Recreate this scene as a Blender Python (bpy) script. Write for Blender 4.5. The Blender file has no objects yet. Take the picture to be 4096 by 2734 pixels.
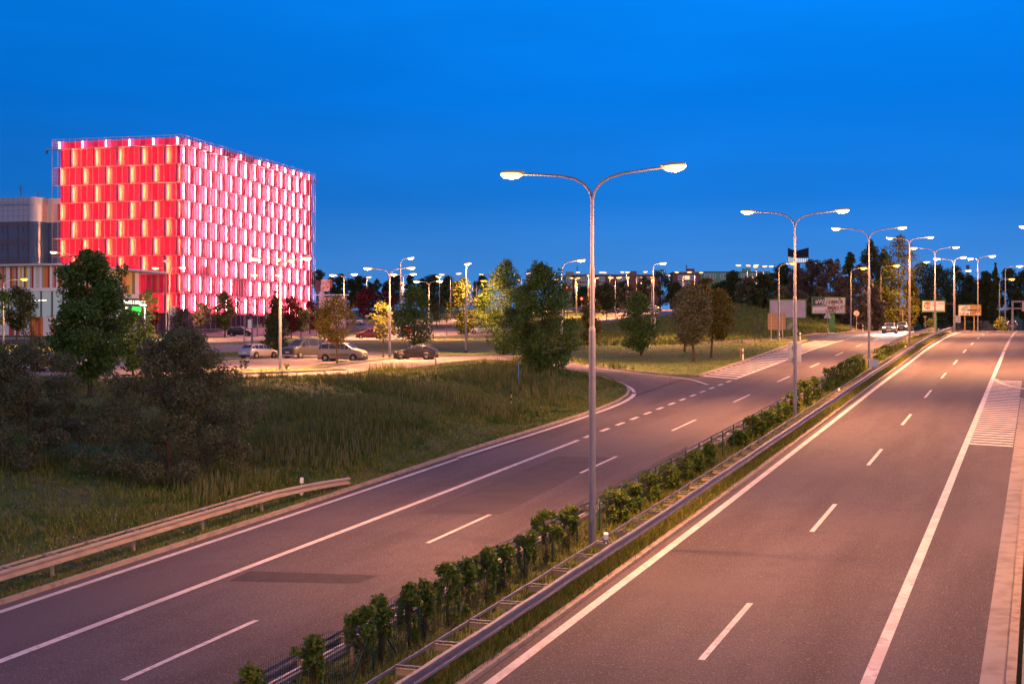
import bpy, bmesh, math, random
import numpy as np
from mathutils import Vector, Matrix
from mathutils.geometry import delaunay_2d_cdt
S = bpy.context.scene
COL = S.collection
F, CZ, SA, CA, T0 = 5689.0, 10.0, .3486, .9373, 13.3
R = math.radians
# ---------------------------------------------------------------- camera, world, exposure
cd = bpy.data.cameras.new("camera"); cam = bpy.data.objects.new("camera", cd); COL.objects.link(cam)
cam.location = (0, 0, CZ); cam.rotation_euler = (R(90), 0, 0)
cd.lens = 50; cd.sensor_width = 36; cd.clip_start = .5; cd.clip_end = 6000
S.camera = cam
S.view_settings.view_transform = 'Standard'; S.view_settings.look = 'None'
S.view_settings.exposure = .08; S.view_settings.gamma = 1
S.render.engine = 'CYCLES'
S.cycles.use_denoising = True; S.cycles.denoiser = 'OPENIMAGEDENOISE'
S.cycles.use_light_tree = True; S.cycles.max_bounces = 5; S.cycles.diffuse_bounces = 3
S.cycles.glossy_bounces = 2; S.cycles.transmission_bounces = 2; S.cycles.transparent_max_bounces = 4
S.cycles.sample_clamp_indirect = 4; S.cycles.caustics_reflective = False; S.cycles.caustics_refractive = False
W = bpy.data.worlds.new("World"); S.world = W; W.use_nodes = True
GLOW = (.84, .62, .62, 1)
def build_world():
    nt = W.node_tree; N = nt.nodes; L = nt.links; N.clear()
    out = N.new('ShaderNodeOutputWorld'); bg = N.new('ShaderNodeBackground')
    sky = N.new('ShaderNodeTexSky'); sky.sky_type = 'NISHITA'; sky.sun_disc = False
    sky.sun_elevation = R(1.0); sky.sun_rotation = R(150); sky.ozone_density = 10; sky.air_density = 1.0; sky.dust_density = .0
    # dusk blue: the sky's own brightness tinted by height above the horizon, thin cloud to one side
    tc = N.new('ShaderNodeTexCoord'); sx = N.new('ShaderNodeSeparateXYZ'); L.new(tc.outputs['Generated'], sx.inputs[0])
    rp = N.new('ShaderNodeValToRGB'); e = rp.color_ramp.elements
    e[0].position = 0; e[0].color = (.085, .235, .60, 1)
    e[1].position = 1; e[1].color = (.13, .15, .40, 1)
    for p, c in ((.05, (.045, .215, .60, 1)), (.10, (.008, .165, .60, 1)), (.17, (.001, .165, .68, 1)), (.235, (.001, .195, .78, 1)), (.45, (.05, .15, .50, 1))):
        k = e.new(p); k.color = c
    L.new(sx.outputs['Z'], rp.inputs[0])
    # darker towards the left
    mr = N.new('ShaderNodeMapRange'); mr.inputs[1].default_value = -.36; mr.inputs[2].default_value = .12
    mr.inputs[3].default_value = .74; mr.inputs[4].default_value = 1.0
    L.new(sx.outputs['X'], mr.inputs[0])
    no = N.new('ShaderNodeTexNoise'); mp = N.new('ShaderNodeMapping'); mp.inputs['Scale'].default_value = (3, 3, 16)
    L.new(tc.outputs['Generated'], mp.inputs[0]); L.new(mp.outputs[0], no.inputs[0]); no.inputs['Scale'].default_value = 1.6; no.inputs['Detail'].default_value = 5
    cm = N.new('ShaderNodeMapRange'); cm.inputs[1].default_value = .45; cm.inputs[2].default_value = .75; cm.inputs[3].default_value = .955; cm.inputs[4].default_value = 1.06
    L.new(no.outputs[0], cm.inputs[0])
    m1 = N.new('ShaderNodeMath'); m1.operation = 'MULTIPLY'; L.new(mr.outputs[0], m1.inputs[0]); L.new(cm.outputs[0], m1.inputs[1])
    vm = N.new('ShaderNodeVectorMath'); vm.operation = 'SCALE'; L.new(rp.outputs[0], vm.inputs[0]); L.new(m1.outputs[0], vm.inputs['Scale'])
    sc = N.new('ShaderNodeVectorMath'); sc.operation = 'SCALE'; L.new(sky.outputs[0], sc.inputs[0]); sc.inputs['Scale'].default_value = .012
    ad = N.new('ShaderNodeVectorMath'); ad.operation = 'ADD'; L.new(vm.outputs[0], ad.inputs[0]); L.new(sc.outputs[0], ad.inputs[1])
    # warm afterglow low in the sky behind the camera, where the sun has set
    gy = N.new('ShaderNodeMapRange'); gy.interpolation_type = 'SMOOTHSTEP'; gy.inputs[1].default_value = .05; gy.inputs[2].default_value = -.75; gy.inputs[3].default_value = 0; gy.inputs[4].default_value = 1; L.new(sx.outputs['Y'], gy.inputs[0])
    gz = N.new('ShaderNodeMapRange'); gz.interpolation_type = 'SMOOTHSTEP'; gz.inputs[1].default_value = .75; gz.inputs[2].default_value = .02; gz.inputs[3].default_value = 0; gz.inputs[4].default_value = 1; L.new(sx.outputs['Z'], gz.inputs[0])
    gm = N.new('ShaderNodeMath'); gm.operation = 'MULTIPLY'; L.new(gy.outputs[0], gm.inputs[0]); L.new(gz.outputs[0], gm.inputs[1])
    mx = N.new('ShaderNodeMix'); mx.data_type = 'RGBA'; L.new(gm.outputs[0], mx.inputs[0]); L.new(ad.outputs[0], mx.inputs[6]); mx.inputs[7].default_value = GLOW
    L.new(mx.outputs[2], bg.inputs[0]); bg.inputs[1].default_value = 1.14
    L.new(bg.outputs[0], out.inputs[0])
build_world()
LAMP_W, SOD, ORG = 15500.0, (1.0, .395, .14), (1.0, .38, .05)
TUBE, WALLRED = 17.0, (.75, .02, .055)
# ---------------------------------------------------------------- helpers
class MB:
    def __init__(s): s.v = []; s.f = []; s.m = []; s.mats = []
    def mi(s, m):
        if m not in s.mats: s.mats.append(m)
        return s.mats.index(m)
    def poly(s, pts, m):
        b = len(s.v); s.v += [tuple(p) for p in pts]; s.f.append(tuple(range(b, b + len(pts)))); s.m.append(s.mi(m))
    def add(s, vs, fs, m):
        b = len(s.v); s.v += [tuple(p) for p in vs]; k = s.mi(m)
        for f in fs: s.f.append(tuple(b + i for i in f)); s.m.append(k)
    def box(s, c, d, m, rz=0, ax=None):
        c = Vector(c); h = [q / 2 for q in d]
        X, Y, Z = ax if ax else (Vector((math.cos(rz), math.sin(rz), 0)), Vector((-math.sin(rz), math.cos(rz), 0)), Vector((0, 0, 1)))
        vs = [c + X * (h[0] * a) + Y * (h[1] * b) + Z * (h[2] * e) for a, b, e in
              ((-1, -1, -1), (1, -1, -1), (1, 1, -1), (-1, 1, -1), (-1, -1, 1), (1, -1, 1), (1, 1, 1), (-1, 1, 1))]
        s.add(vs, [(0, 3, 2, 1), (4, 5, 6, 7), (0, 1, 5, 4), (1, 2, 6, 5), (2, 3, 7, 6), (3, 0, 4, 7)], m)
    def tube(s, pts, rad, m, n=8, caps=True):
        pts = [Vector(p) for p in pts]
        if not hasattr(rad, '__len__'): rad = [rad] * len(pts)
        ref = Vector((0, 0, 1)); d0 = (pts[-1] - pts[0]).normalized()
        if abs(d0.z) > .9: ref = Vector((1, 0, 0))
        vs = []
        for i, p in enumerate(pts):
            d = (pts[min(i + 1, len(pts) - 1)] - pts[max(i - 1, 0)])
            if d.length < 1e-9: d = d0.copy()
            d.normalize(); a = d.cross(ref).normalized(); b = d.cross(a)
            for k in range(n):
                t = 2 * math.pi * k / n; vs.append(p + (a * math.cos(t) + b * math.sin(t)) * rad[i])
        fs = []
        for i in range(len(pts) - 1):
            for k in range(n):
                fs.append((i * n + k, i * n + (k + 1) % n, (i + 1) * n + (k + 1) % n, (i + 1) * n + k))
        if caps: fs += [tuple(range(n - 1, -1, -1)), tuple((len(pts) - 1) * n + k for k in range(n))]
        s.add(vs, fs, m)
    def lathe(s, prof, m, n=14, c=(0, 0, 0), axis='z', wob=None):
        vs = []
        for r, z in prof:
            for k in range(n):
                t = 2 * math.pi * k / n; x, y = r * math.cos(t), r * math.sin(t)
                vs.append((c[0] + x, c[1] + y, c[2] + z) if axis == 'z' else (c[0] + x, c[1] + z, c[2] + y))
        fs = [(i * n + k, i * n + (k + 1) % n, (i + 1) * n + (k + 1) % n, (i + 1) * n + k) for i in range(len(prof) - 1) for k in range(n)]
        fs += [tuple(range(n - 1, -1, -1)), tuple((len(prof) - 1) * n + k for k in range(n))]
        s.add(vs, fs, m)
    def make(s, name, parent=None, smooth=False, loc=None):
        me = bpy.data.meshes.new(name); me.from_pydata(s.v, [], s.f)
        for m in s.mats: me.materials.append(m)
        if len(s.mats) > 1: me.polygons.foreach_set('material_index', s.m)
        if smooth: me.polygons.foreach_set('use_smooth', [True] * len(s.f))
        me.update()
        return link(name, me, parent, loc)
def link(name, data, parent=None, loc=None):
    o = bpy.data.objects.new(name, data); COL.objects.link(o)
    if parent: o.parent = parent
    if loc: o.location = loc
    return o
def tag(o, label, cat, group=None, kind=None):
    o['label'] = label; o['category'] = cat
    if group: o['group'] = group
    if kind: o['kind'] = kind
    return o
def thing(name, label, cat, loc=(0, 0, 0), rz=0, group=None):
    o = bpy.data.objects.new(name, None); COL.objects.link(o); o.location = loc; o.rotation_euler = (0, 0, rz); o.empty_display_size = .2
    return tag(o, label, cat, group)
def struct(o): o['kind'] = 'structure'; return o
def part_copy(o, parent, loc=None, rz=None):
    c = o.copy(); COL.objects.link(c); c.parent = parent
    if loc is not None: c.location = loc
    if rz is not None: c.rotation_euler = (0, 0, rz)
    return c
def copy_tree(o, parent=None):
    c = o.copy(); COL.objects.link(c); c.parent = parent
    for ch in list(o.children): copy_tree(ch, c)
    return c
def text(name, s, size, m, parent, loc, rot, align='CENTER', sx=1, bold=0):
    cu = bpy.data.curves.new(name, 'FONT'); cu.body = s; cu.size = size; cu.align_x = align; cu.align_y = 'CENTER'; cu.extrude = .004; cu.offset = bold
    cu.materials.append(m); t = bpy.data.objects.new(name, cu); COL.objects.link(t); bpy.context.view_layer.update()
    me = bpy.data.meshes.new_from_object(t.evaluated_get(bpy.context.evaluated_depsgraph_get())); bpy.data.objects.remove(t)
    if not me.materials: me.materials.append(m)
    o = link(name, me, parent, loc); o.rotation_euler = rot; o.scale = (sx, 1, 1); return o
# ---------------------------------------------------------------- materials
MATS = {}
def mat(name, col, rough=.7, metal=0, nz=None, bump=None, emit=None, spec=None, isl=None, pos=False, trans=None):
    """nz=(scale, colour2, lo, hi); bump=(scale, strength); isl=(colour2, colour3) varies by loose piece"""
    if name in MATS: return MATS[name]
    m = bpy.data.materials.new(name); m.use_nodes = True; nt = m.node_tree; N = nt.nodes; L = nt.links
    b = N['Principled BSDF']; b.inputs['Roughness'].default_value = rough; b.inputs['Metallic'].default_value = metal
    if spec is not None: b.inputs['Specular IOR Level'].default_value = spec
    b.inputs['Base Color'].default_value = (*col, 1)
    vec = None
    if nz or bump:
        if pos: vec = N.new('ShaderNodeNewGeometry').outputs['Position']
        else: vec = N.new('ShaderNodeTexCoord').outputs['Object']
    src = None
    if isl:
        g = N.new('ShaderNodeNewGeometry'); rp = N.new('ShaderNodeValToRGB'); e = rp.color_ramp.elements
        e[0].color = (*col, 1); e[1].color = (*isl[-1], 1)
        if len(isl) > 1:
            for i, c in enumerate(isl[:-1]): k = e.new((i + 1) / len(isl)); k.color = (*c, 1)
        L.new(g.outputs['Random Per Island'], rp.inputs[0]); src = rp.outputs[0]; L.new(src, b.inputs['Base Color'])
    if nz:
        layers = nz if isinstance(nz, list) else [nz]
        for (sc, c2, lo, hi) in layers:
            t = N.new('ShaderNodeTexNoise'); t.inputs['Detail'].default_value = 6
            if isinstance(sc, tuple):          # streaks along the road
                t.inputs['Scale'].default_value = 1; m0 = N.new('ShaderNodeMapping'); m0.inputs['Rotation'].default_value = (0, 0, -math.atan2(CA, SA)); m1 = N.new('ShaderNodeMapping'); m1.inputs['Scale'].default_value = sc
                L.new(vec, m0.inputs[0]); L.new(m0.outputs[0], m1.inputs[0]); L.new(m1.outputs[0], t.inputs[0])
            else: t.inputs['Scale'].default_value = sc; L.new(vec, t.inputs[0])
            mr = N.new('ShaderNodeMapRange'); mr.inputs[1].default_value = lo; mr.inputs[2].default_value = hi; L.new(t.outputs[0], mr.inputs[0])
            mx = N.new('ShaderNodeMix'); mx.data_type = 'RGBA'; L.new(mr.outputs[0], mx.inputs[0])
            if src: L.new(src, mx.inputs[6])
            else: mx.inputs[6].default_value = (*col, 1)
            mx.inputs[7].default_value = (*c2, 1); src = mx.outputs[2]
        L.new(src, b.inputs['Base Color'])
    if bump:
        t = N.new('ShaderNodeTexNoise'); t.inputs['Scale'].default_value = bump[0]; t.inputs['Detail'].default_value = 8; L.new(vec, t.inputs[0])
        bn = N.new('ShaderNodeBump'); bn.inputs['Strength'].default_value = bump[1]; bn.inputs['Distance'].default_value = bump[2] if len(bump) > 2 else .05
        L.new(t.outputs[0], bn.inputs['Height']); L.new(bn.outputs[0], b.inputs['Normal'])
    if emit:
        b.inputs['Emission Color'].default_value = (*emit[0], 1); b.inputs['Emission Strength'].default_value = emit[1]
    if trans: b.inputs['Subsurface Weight'].default_value = 0
    MATS[name] = m; return m
def leafmat(name, c1, c2, c3):
    if name in MATS: return MATS[name]
    m = mat(name, c1, rough=.6, isl=(c2, c3), spec=.25)
    nt = m.node_tree; b = nt.nodes['Principled BSDF']; src = b.inputs['Base Color'].links[0].from_socket
    tr = nt.nodes.new('ShaderNodeBsdfTranslucent'); nt.links.new(src, tr.inputs[0])
    mx = nt.nodes.new('ShaderNodeMixShader'); mx.inputs[0].default_value = .3
    out = nt.nodes['Material Output']; nt.links.new(b.outputs[0], mx.inputs[1]); nt.links.new(tr.outputs[0], mx.inputs[2]); nt.links.new(mx.outputs[0], out.inputs[0])
    return m
M_asph = mat('asphalt', (.086, .069, .077), .85, nz=[((.02, .50, 1), (.052, .037, .042), .44, .60), ((.25, .5, 1), (.070, .050, .058), .56, .72), (1.1, (.062, .046, .054), .50, .78), (26, (.28, .235, .235), .54, .74), (17, (.030, .024, .027), .56, .74), (.07, (.106, .080, .088), .5, .7), (3.1, (.030, .024, .026), .70, .76)], bump=(60, .25, .02), pos=True)
M_asph2 = mat('asphalt_patch', (.046, .034, .038), .85, nz=(2.5, (.030, .023, .026), .4, .7), bump=(60, .25, .02), pos=True)
M_lot = mat('lot_paving', (.22, .178, .165), .85, nz=[(.5, (.16, .13, .122), .45, .7), (9, (.28, .23, .215), .5, .75)], pos=True)
M_paint = mat('road_paint', (.66, .62, .60), .65, nz=[(6, (.36, .33, .32), .52, .68), (.8, (.50, .46, .45), .45, .65)], pos=True)
M_kerb = mat('kerb_stone', (.36, .29, .23), .85, nz=(3, (.22, .17, .13), .45, .7), pos=True)
M_conc = mat('concrete', (.30, .27, .25), .85, nz=(1.4, (.19, .165, .15), .45, .7), pos=True)
M_soil = mat('grass_ground', (.075, .110, .020), .95, nz=[(.35, (.13, .125, .040), .48, .70), (3.0, (.048, .074, .014), .5, .7)], bump=(9, .6, .15), pos=True)
M_galv = mat('galvanised_steel', (.17, .17, .225), .55, .15, nz=(2.5, (.125, .12, .14), .5, .75))
M_warmsteel = mat('warm_lit_steel', (.46, .36, .24), .65, .15, nz=(5, (.26, .17, .09), .5, .72))  # warm lamplight on the guardrail spacers put into the steel colour
M_pole = mat('grey_pole_steel', (.19, .195, .26), .5, .2, nz=(3, (.155, .155, .195), .5, .75))
M_rpole = mat('rusty_pole', (.26, .23, .24), .6, .2, nz=(1.7, (.22, .10, .05), .55, .66))
M_house = mat('lamp_housing', (.45, .42, .40), .5, .2)
M_lens = mat('lamp_lens_warm', (.9, .8, .6), .3, emit=((1.0, .52, .13), 2.4))
M_lenso = mat('lamp_lens_orange', (.9, .6, .2), .3, emit=((1.0, .42, .035), 2.4))
M_lensw = mat('lamp_lens_white', (.9, .9, .85), .3, emit=((1.0, .97, .82), 5))
M_green = mat('green_post', (.012, .07, .045), .5)
M_wire = mat('fence_wire', (.03, .045, .04), .5, .3)
M_white = mat('white_plastic', (.8, .8, .78), .5)
M_black = mat('black_plastic', (.015, .015, .016), .5)
M_bark = mat('bark', (.085, .060, .040), .9, nz=(8, (.040, .028, .02), .4, .7), bump=(20, .6))
M_signback = mat('sign_back_grey', (.46, .48, .55), .5, .2, nz=(2, (.38, .40, .45), .5, .7))
LEAF = {'ivy': leafmat('leaf_ivy', (.055, .135, .018), (.105, .185, .028), (.20, .205, .036)),
        'maple': leafmat('leaf_maple', (.042, .105, .020), (.088, .165, .030), (.150, .205, .038)),
        'bush': leafmat('leaf_bush', (.078, .100, .044), (.130, .142, .064), (.19, .178, .090)),
        'light': leafmat('leaf_light', (.075, .110, .017), (.125, .150, .025), (.180, .180, .034)),  # pale leaves; on the big poplar the tone carries its yellow lamplight
        'dark': leafmat('leaf_dark', (.036, .060, .018), (.062, .090, .026), (.095, .105, .034)),
        'copper': leafmat('leaf_copper', (.085, .014, .014), (.13, .026, .020), (.075, .016, .016)),
        'ochre': leafmat('leaf_ochre_lamplit', (.090, .095, .016), (.145, .120, .018), (.190, .145, .020)),  # ochre leaves; for the yellow-lit trees this colour holds the lamplight
        'grey': leafmat('leaf_grey', (.080, .074, .062), (.12, .105, .082), (.15, .13, .098))}
# ---------------------------------------------------------------- terrain
PS = np.array([-80, 0, 28, 48, 80, 110, 131, 150, 161, 178, 190, 216, 242, 270, 300, 350, 420, 600, 1200, 4000.])
PZ = np.array([-12.2, -8.6, -7.25, -6.25, -4.53, -2.9, -1.85, -.8, -.33, .35, .8, 1.45, 1.8, 1.85, 1.5, .8, .5, 2, 15, 60.])
def zr0(s): return np.interp(s, PS, PZ)
_ss = np.arange(-80, 1300, 2.0); _k = np.exp(-np.linspace(-2, 2, 13) ** 2); _k /= _k.sum()
_zz = np.convolve(np.pad(zr0(_ss), 6, 'edge'), _k, 'valid')
def zr(s): return np.interp(s, _ss, _zz)
def st(x, y): return x * SA + y * CA, T0 + x * CA - y * SA
def xy(s, t): return s * SA + (t - T0) * CA, s * CA - (t - T0) * SA
LOT = lambda d: -2.16 + .025 * (d - 108)
ctl = []
for d in (96, 108, 124, 142, 165):
    for u in (-500, -150, 250, 650, 1050, 1450, 1750):
        if d < 100 and u > 1100: continue
        ctl.append(((u - 2048) / F * d, d, LOT(d)))
for u, v, d in ((10, 1341, 200), (-500, 1341, 200), (420, 1343, 215), (700, 1352, 236), (960, 1343, 256), (1200, 1345, 215), (1430, 1299, 275), (1575, 1352, 222), (1905, 1333, 245),
                (1802, 1279, 330), (2440, 1256, 341), (2640, 1238, 385), (2462, 1274, 310), (1500, 1270, 380), (2247, 1457, 125), (2060, 1447, 120), (2500, 1477, 122), (2565, 1420, 155),
                (2772, 1447, 137), (2700, 1503, 115.4), (2400, 1388, 170), (2850, 1378, 166), (3200, 1362, 186), (3121, 1359, 184), (2600, 1330, 215), (2950, 1222, 262), (3120, 1300, 205), (3300, 1333, 207),
                (3500, 1300, 270), (3350, 1240, 290), (2700, 1262, 300), (2430, 1300, 285), (2050, 1476, 104), (1860, 1462, 106), (2230, 1500, 101), (1700, 1700, 72), (1000, 1700, 74), (600, 1650, 76), (100, 1700, 74),
                (300, 1520, 97), (-500, 1560, 92), (-400, 1850, 58)):
    ctl.append(((u - 2048) / F * d, d, -(v - 1367) / F * d))
for x, y, z in ((-250, 520, 9.5), (-90, 520, 10.5), (40, 560, 12.), (150, 560, 12.5), (-400, 350, 5), (-400, 900, 18), (0, 900, 18), (400, 900, 16), (0, 2000, 40), (-1200, 1800, 36), (1200, 1800, 36),
                (-300, 120, -2.5), (-300, 30, -6), (-90, 10, -7.8), (-40, -10, -9), (-60, 260, 2.0), (-110, 275, 2.2), (260, 400, 4), (130, 300, 4.5), (110, 235, 2.5), (150, 330, 5), (200, 300, 5), (120, 150, .5), (60, 20, -8), (80, 90, -3)):
    ctl.append((x, y, z))
for s in (10, 30, 45, 60, 75, 90): ctl.append((*xy(s, -15.5), float(zr(s)) + .15))
for s in (10, 40, 70, 100, 150, 200, 250): ctl.append((*xy(s, 18), float(zr(s)) + .1))
for s in (112, 130, 150, 175, 200, 230, 260, 300): ctl.append((*xy(s, -14), float(zr(s)) + .05))
ctl = np.array(ctl); _n = len(ctl); _SC = 100.
def _ker(a, b):
    r2 = ((a[:, None, :] - b[None, :, :]) ** 2).sum(2) / _SC ** 2
    return np.where(r2 > 1e-12, .5 * r2 * np.log(np.maximum(r2, 1e-12)), 0)
_A = np.zeros((_n + 3, _n + 3)); _A[:_n, :_n] = _ker(ctl[:, :2], ctl[:, :2]) + np.eye(_n) * 2e-4
_A[:_n, _n] = 1; _A[:_n, _n + 1:] = ctl[:, :2] / _SC; _A[_n:, :_n] = _A[:_n, _n:].T
_w = np.linalg.solve(_A, np.concatenate([ctl[:, 2], [0, 0, 0]]))
def tps(x, y):
    x = np.atleast_1d(np.asarray(x, float)); y = np.atleast_1d(np.asarray(y, float)); P = np.stack([x.ravel(), y.ravel()], 1); o = np.empty(len(P))
    for i in range(0, len(P), 20000):
        q = P[i:i + 20000]; o[i:i + 20000] = _ker(q, ctl[:, :2]) @ _w[:_n] + _w[_n] + (q / _SC) @ _w[_n + 1:]
    return o.reshape(x.shape)
def G(x, y):
    """ground height (camera at 0)"""
    x = np.atleast_1d(np.asarray(x, float)); y = np.atleast_1d(np.asarray(y, float)); s, t = st(x, y); z0 = zr(s); T = tps(x, y)
    lw = np.where(s > 330, 1.0, 0)
    a = np.clip((-13.0 - t) / 4, 0, 1); b = np.clip((t - 13.0) / 8, 0, 1); w = np.maximum(a, b); w = w * w * (3 - 2 * w)
    w = np.maximum(w, np.clip((s - 420) / 200, 0, 1))
    return z0 * (1 - w) + T * w
def g1(x, y): return float(G(x, y)[0]) + CZ
_D = np.concatenate([np.linspace(22, 160, 1400), np.linspace(160.2, 420, 1000), np.linspace(421, 2500, 600)])
def hit(u, v):
    x = (u - 2048) / F * _D; g = G(x, _D) - (-(v - 1367) / F * _D)
    i = np.where(g > 0)[0]
    if len(i) == 0: raise ValueError(('no ground', u, v))
    i = i[0]
    if i == 0: return x[0], _D[0]
    a = g[i - 1] / (g[i - 1] - g[i]); d = _D[i - 1] + a * (_D[i] - _D[i - 1])
    return (u - 2048) / F * d, d
def hits(l): return [hit(u, v) for u, v in l]
def P(u, v, d): return Vector(((u - 2048) / F * d, d, CZ - (v - 1367) / F * d))
def px(d): return d / F      # metres per photo pixel at depth d
def base(u, v):
    try: x, d = hit(u, v)
    except ValueError: d = 365.; x = (u - 2048) / F * d
    return Vector((x, d, g1(x, d)))
def on(u, d): x = (u - 2048) / F * d; return Vector((x, d, g1(x, d)))
def grid(xs, ys, name, m, zf):
    X, Y = np.meshgrid(xs, ys, indexing='ij'); x, y = xy(X, Y); z = zf(x, y) + CZ
    v = np.stack([x, y, z], 2).reshape(-1, 3); n, k = X.shape
    i = np.arange(n * k).reshape(n, k); q = np.stack([i[:-1, :-1], i[:-1, 1:], i[1:, 1:], i[1:, :-1]], 2).reshape(-1, 4)[:, ::-1]
    return npmesh(name, v, q, m)
def npmesh(name, v, q, m, parent=None, smooth=False):
    me = bpy.data.meshes.new(name); me.vertices.add(len(v)); me.vertices.foreach_set('co', np.asarray(v, np.float32).ravel())
    k = q.shape[1]; me.loops.add(q.size); me.loops.foreach_set('vertex_index', q.astype(np.int32).ravel())
    me.polygons.add(len(q)); me.polygons.foreach_set('loop_start', np.arange(0, q.size, k, dtype=np.int32))
    if smooth: me.polygons.foreach_set('use_smooth', np.ones(len(q), bool))
    me.materials.append(m); me.update(calc_edges=True)
    return link(name, me, parent)
def geo(a, b, h0, f):
    o = [a]; h = h0
    while o[-1] < b: o.append(o[-1] + h); h *= f
    return o
ss = list(np.arange(-60, 130, 1.)) + list(np.arange(130, 300, 2.)) + geo(300, 3500, 4, 1.06)
tl = [-q for q in list(np.arange(13.05, 62, 1.))[::-1]]
tl = [-q for q in geo(62, 1600, 1.6, 1.03)[::-1]] + tl
tt = tl + list(np.linspace(-12.6, 12.6, 22)) + list(np.arange(13.05, 40, 1.2)) + geo(40, 1400, 2, 1.08)
struct(grid(np.array(ss), np.array(tt), 'terrain', M_soil, lambda x, y: G(x, y) - np.where((st(x, y)[1] > -12.9) & (st(x, y)[1] < 12.9) & (np.abs(st(x, y)[1]) > 1.9) & (st(x, y)[0] < 520), .12, 0)))
def drape(name, pts, off, m, h=2.0):
    pts = [(float(a), float(b)) for a, b in pts]; loop = []
    for i, p in enumerate(pts):
        q = pts[(i + 1) % len(pts)]; k = max(1, int(math.dist(p, q) / h))
        for j in range(k): loop.append((p[0] + (q[0] - p[0]) * j / k, p[1] + (q[1] - p[1]) * j / k))
    A = np.array(loop); x0, y0 = A.min(0); x1, y1 = A.max(0); gx, gy = np.meshgrid(np.arange(x0, x1, h), np.arange(y0, y1, h)); gx = gx.ravel(); gy = gy.ravel()
    ins = np.zeros(len(gx), bool); n = len(A)
    for i in range(n):
        a, b = A[i], A[(i + 1) % n]
        c = ((a[1] > gy) != (b[1] > gy)); ins ^= c & (gx < (b[0] - a[0]) * (gy - a[1]) / (b[1] - a[1] + 1e-12) + a[0])
    vs = [Vector(p) for p in loop] + [Vector((a, b)) for a, b in zip(gx[ins], gy[ins])]
    r = delaunay_2d_cdt(vs, [(i, (i + 1) % n) for i in range(n)], [], 1, 1e-4)
    V = np.array([(p.x, p.y) for p in r[0]]); z = G(V[:, 0], V[:, 1]) + CZ + off
    me = bpy.data.meshes.new(name); fs = []
    for f in r[2]:
        a, b, c = V[f[0]], V[f[1]], V[f[2]]
        fs.append(f if (b[0] - a[0]) * (c[1] - a[1]) - (b[1] - a[1]) * (c[0] - a[0]) > 0 else f[::-1])
    me.from_pydata([(V[i, 0], V[i, 1], z[i]) for i in range(len(V))], [], fs); me.materials.append(m); me.update()
    return struct(link(name, me))
def ribbon(name, s0, s1, ta, tb, off, m, step=2., n=1):
    k = max(2, int((s1 - s0) / step) + 1)
    return struct(grid(np.linspace(s0, s1, k), np.linspace(ta, tb, n + 1), name, m, lambda x, y: zr(st(x, y)[0]) + off))
def strip_mesh(mb, s0, s1, ta, tb, off, m, sk=0, step=2.):
    """painted strip; sk = shift of s at the far side"""
    k = max(1, int((s1 - s0) / step))
    for i in range(k):
        a, b = s0 + (s1 - s0) * i / k, s0 + (s1 - s0) * (i + 1) / k
        pts = []
        for s_, t_ in ((a, ta), (a + sk, tb), (b + sk, tb), (b, ta)):
            x, y = xy(s_, t_); pts.append((x, y, float(zr(s_)) + CZ + off))
        mb.poly(pts, m)
def kerb(name, pts, w, h, m, closed=False, base_off=-.1, struct_=True):
    """stone kerb along a plan polyline"""
    P2 = []
    for i in range(len(pts) - (0 if closed else 1)):
        a = pts[i]; b = pts[(i + 1) % len(pts)]; k = max(1, int(math.dist(a, b) / 1.0))
        for j in range(k): P2.append((a[0] + (b[0] - a[0]) * j / k, a[1] + (b[1] - a[1]) * j / k))
    if not closed: P2.append(pts[-1])
    A = np.array(P2); z = G(A[:, 0], A[:, 1]) + CZ; n = len(A); mb = MB(); rows = []
    for i in range(n):
        a = A[(i - 1) % n if closed else max(i - 1, 0)]; b = A[(i + 1) % n if closed else min(i + 1, n - 1)]
        d = b - a; d = d / (np.linalg.norm(d) + 1e-9); nn = np.array([-d[1], d[0]]) * w / 2
        rows.append([(A[i, 0] + nn[0], A[i, 1] + nn[1], z[i] + base_off), (A[i, 0] + nn[0], A[i, 1] + nn[1], z[i] + h), (A[i, 0] - nn[0], A[i, 1] - nn[1], z[i] + h), (A[i, 0] - nn[0], A[i, 1] - nn[1], z[i] + base_off)])
    vs = [p for r in rows for p in r]; fs = []
    for i in range(n if closed else n - 1):
        j = (i + 1) % n
        for k in range(3): fs.append((i * 4 + k, i * 4 + k + 1, j * 4 + k + 1, j * 4 + k))
    mb.add(vs, fs, m); o = mb.make(name)
    return struct(o)
# ---------------------------------------------------------------- roads
ribbon('road', -40, 520, 1.95, 12.1, .0, M_asph, 2, 4).name = 'road'
ribbon('road', -40, 520, -13.05, -1.85, .0, M_asph, 2, 4)
drape('road', [xy(97, 12.0), xy(97, 12.6), xy(100, 15), xy(106, 19), xy(118, 23), xy(150, 25), xy(200, 24), xy(300, 24), xy(420, 24), xy(420, 12.0), xy(200, 12.0)], .012, M_asph, 3)
SLIP = hits([(1990, 1424), (2059, 1423), (2245, 1447), (2378, 1468), (2560, 1491), (2690, 1503)])
SLIPB = [(2100, 1734), (2304, 1668), (2406, 1633), (2470, 1606), (2506, 1583), (2516, 1565), (2508, 1552), (2488, 1535), (2450, 1521), (2406, 1509)]
KN = hits(SLIPB)
drape('road', SLIP + [xy(111, -13.0), xy(90, -12.9), xy(73, -12.9)] + KN[1:] + [hit(2250, 1478), hit(2059, 1442)], .03, M_asph, 1.5)
S2U = [(2800, 1371), (2845, 1369), (2929, 1365), (3082, 1355), (3200, 1346), (3312, 1334), (3404, 1325)]
S2L = [(3235, 1358), (3121, 1360), (2985, 1368), (2849, 1375), (2800, 1377)]
drape('road', hits(S2U) + [xy(232, -16.5), xy(300, -14.5), xy(300, -13.0), xy(174, -13.0)] + hits(S2L), .03, M_asph, 2)
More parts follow.
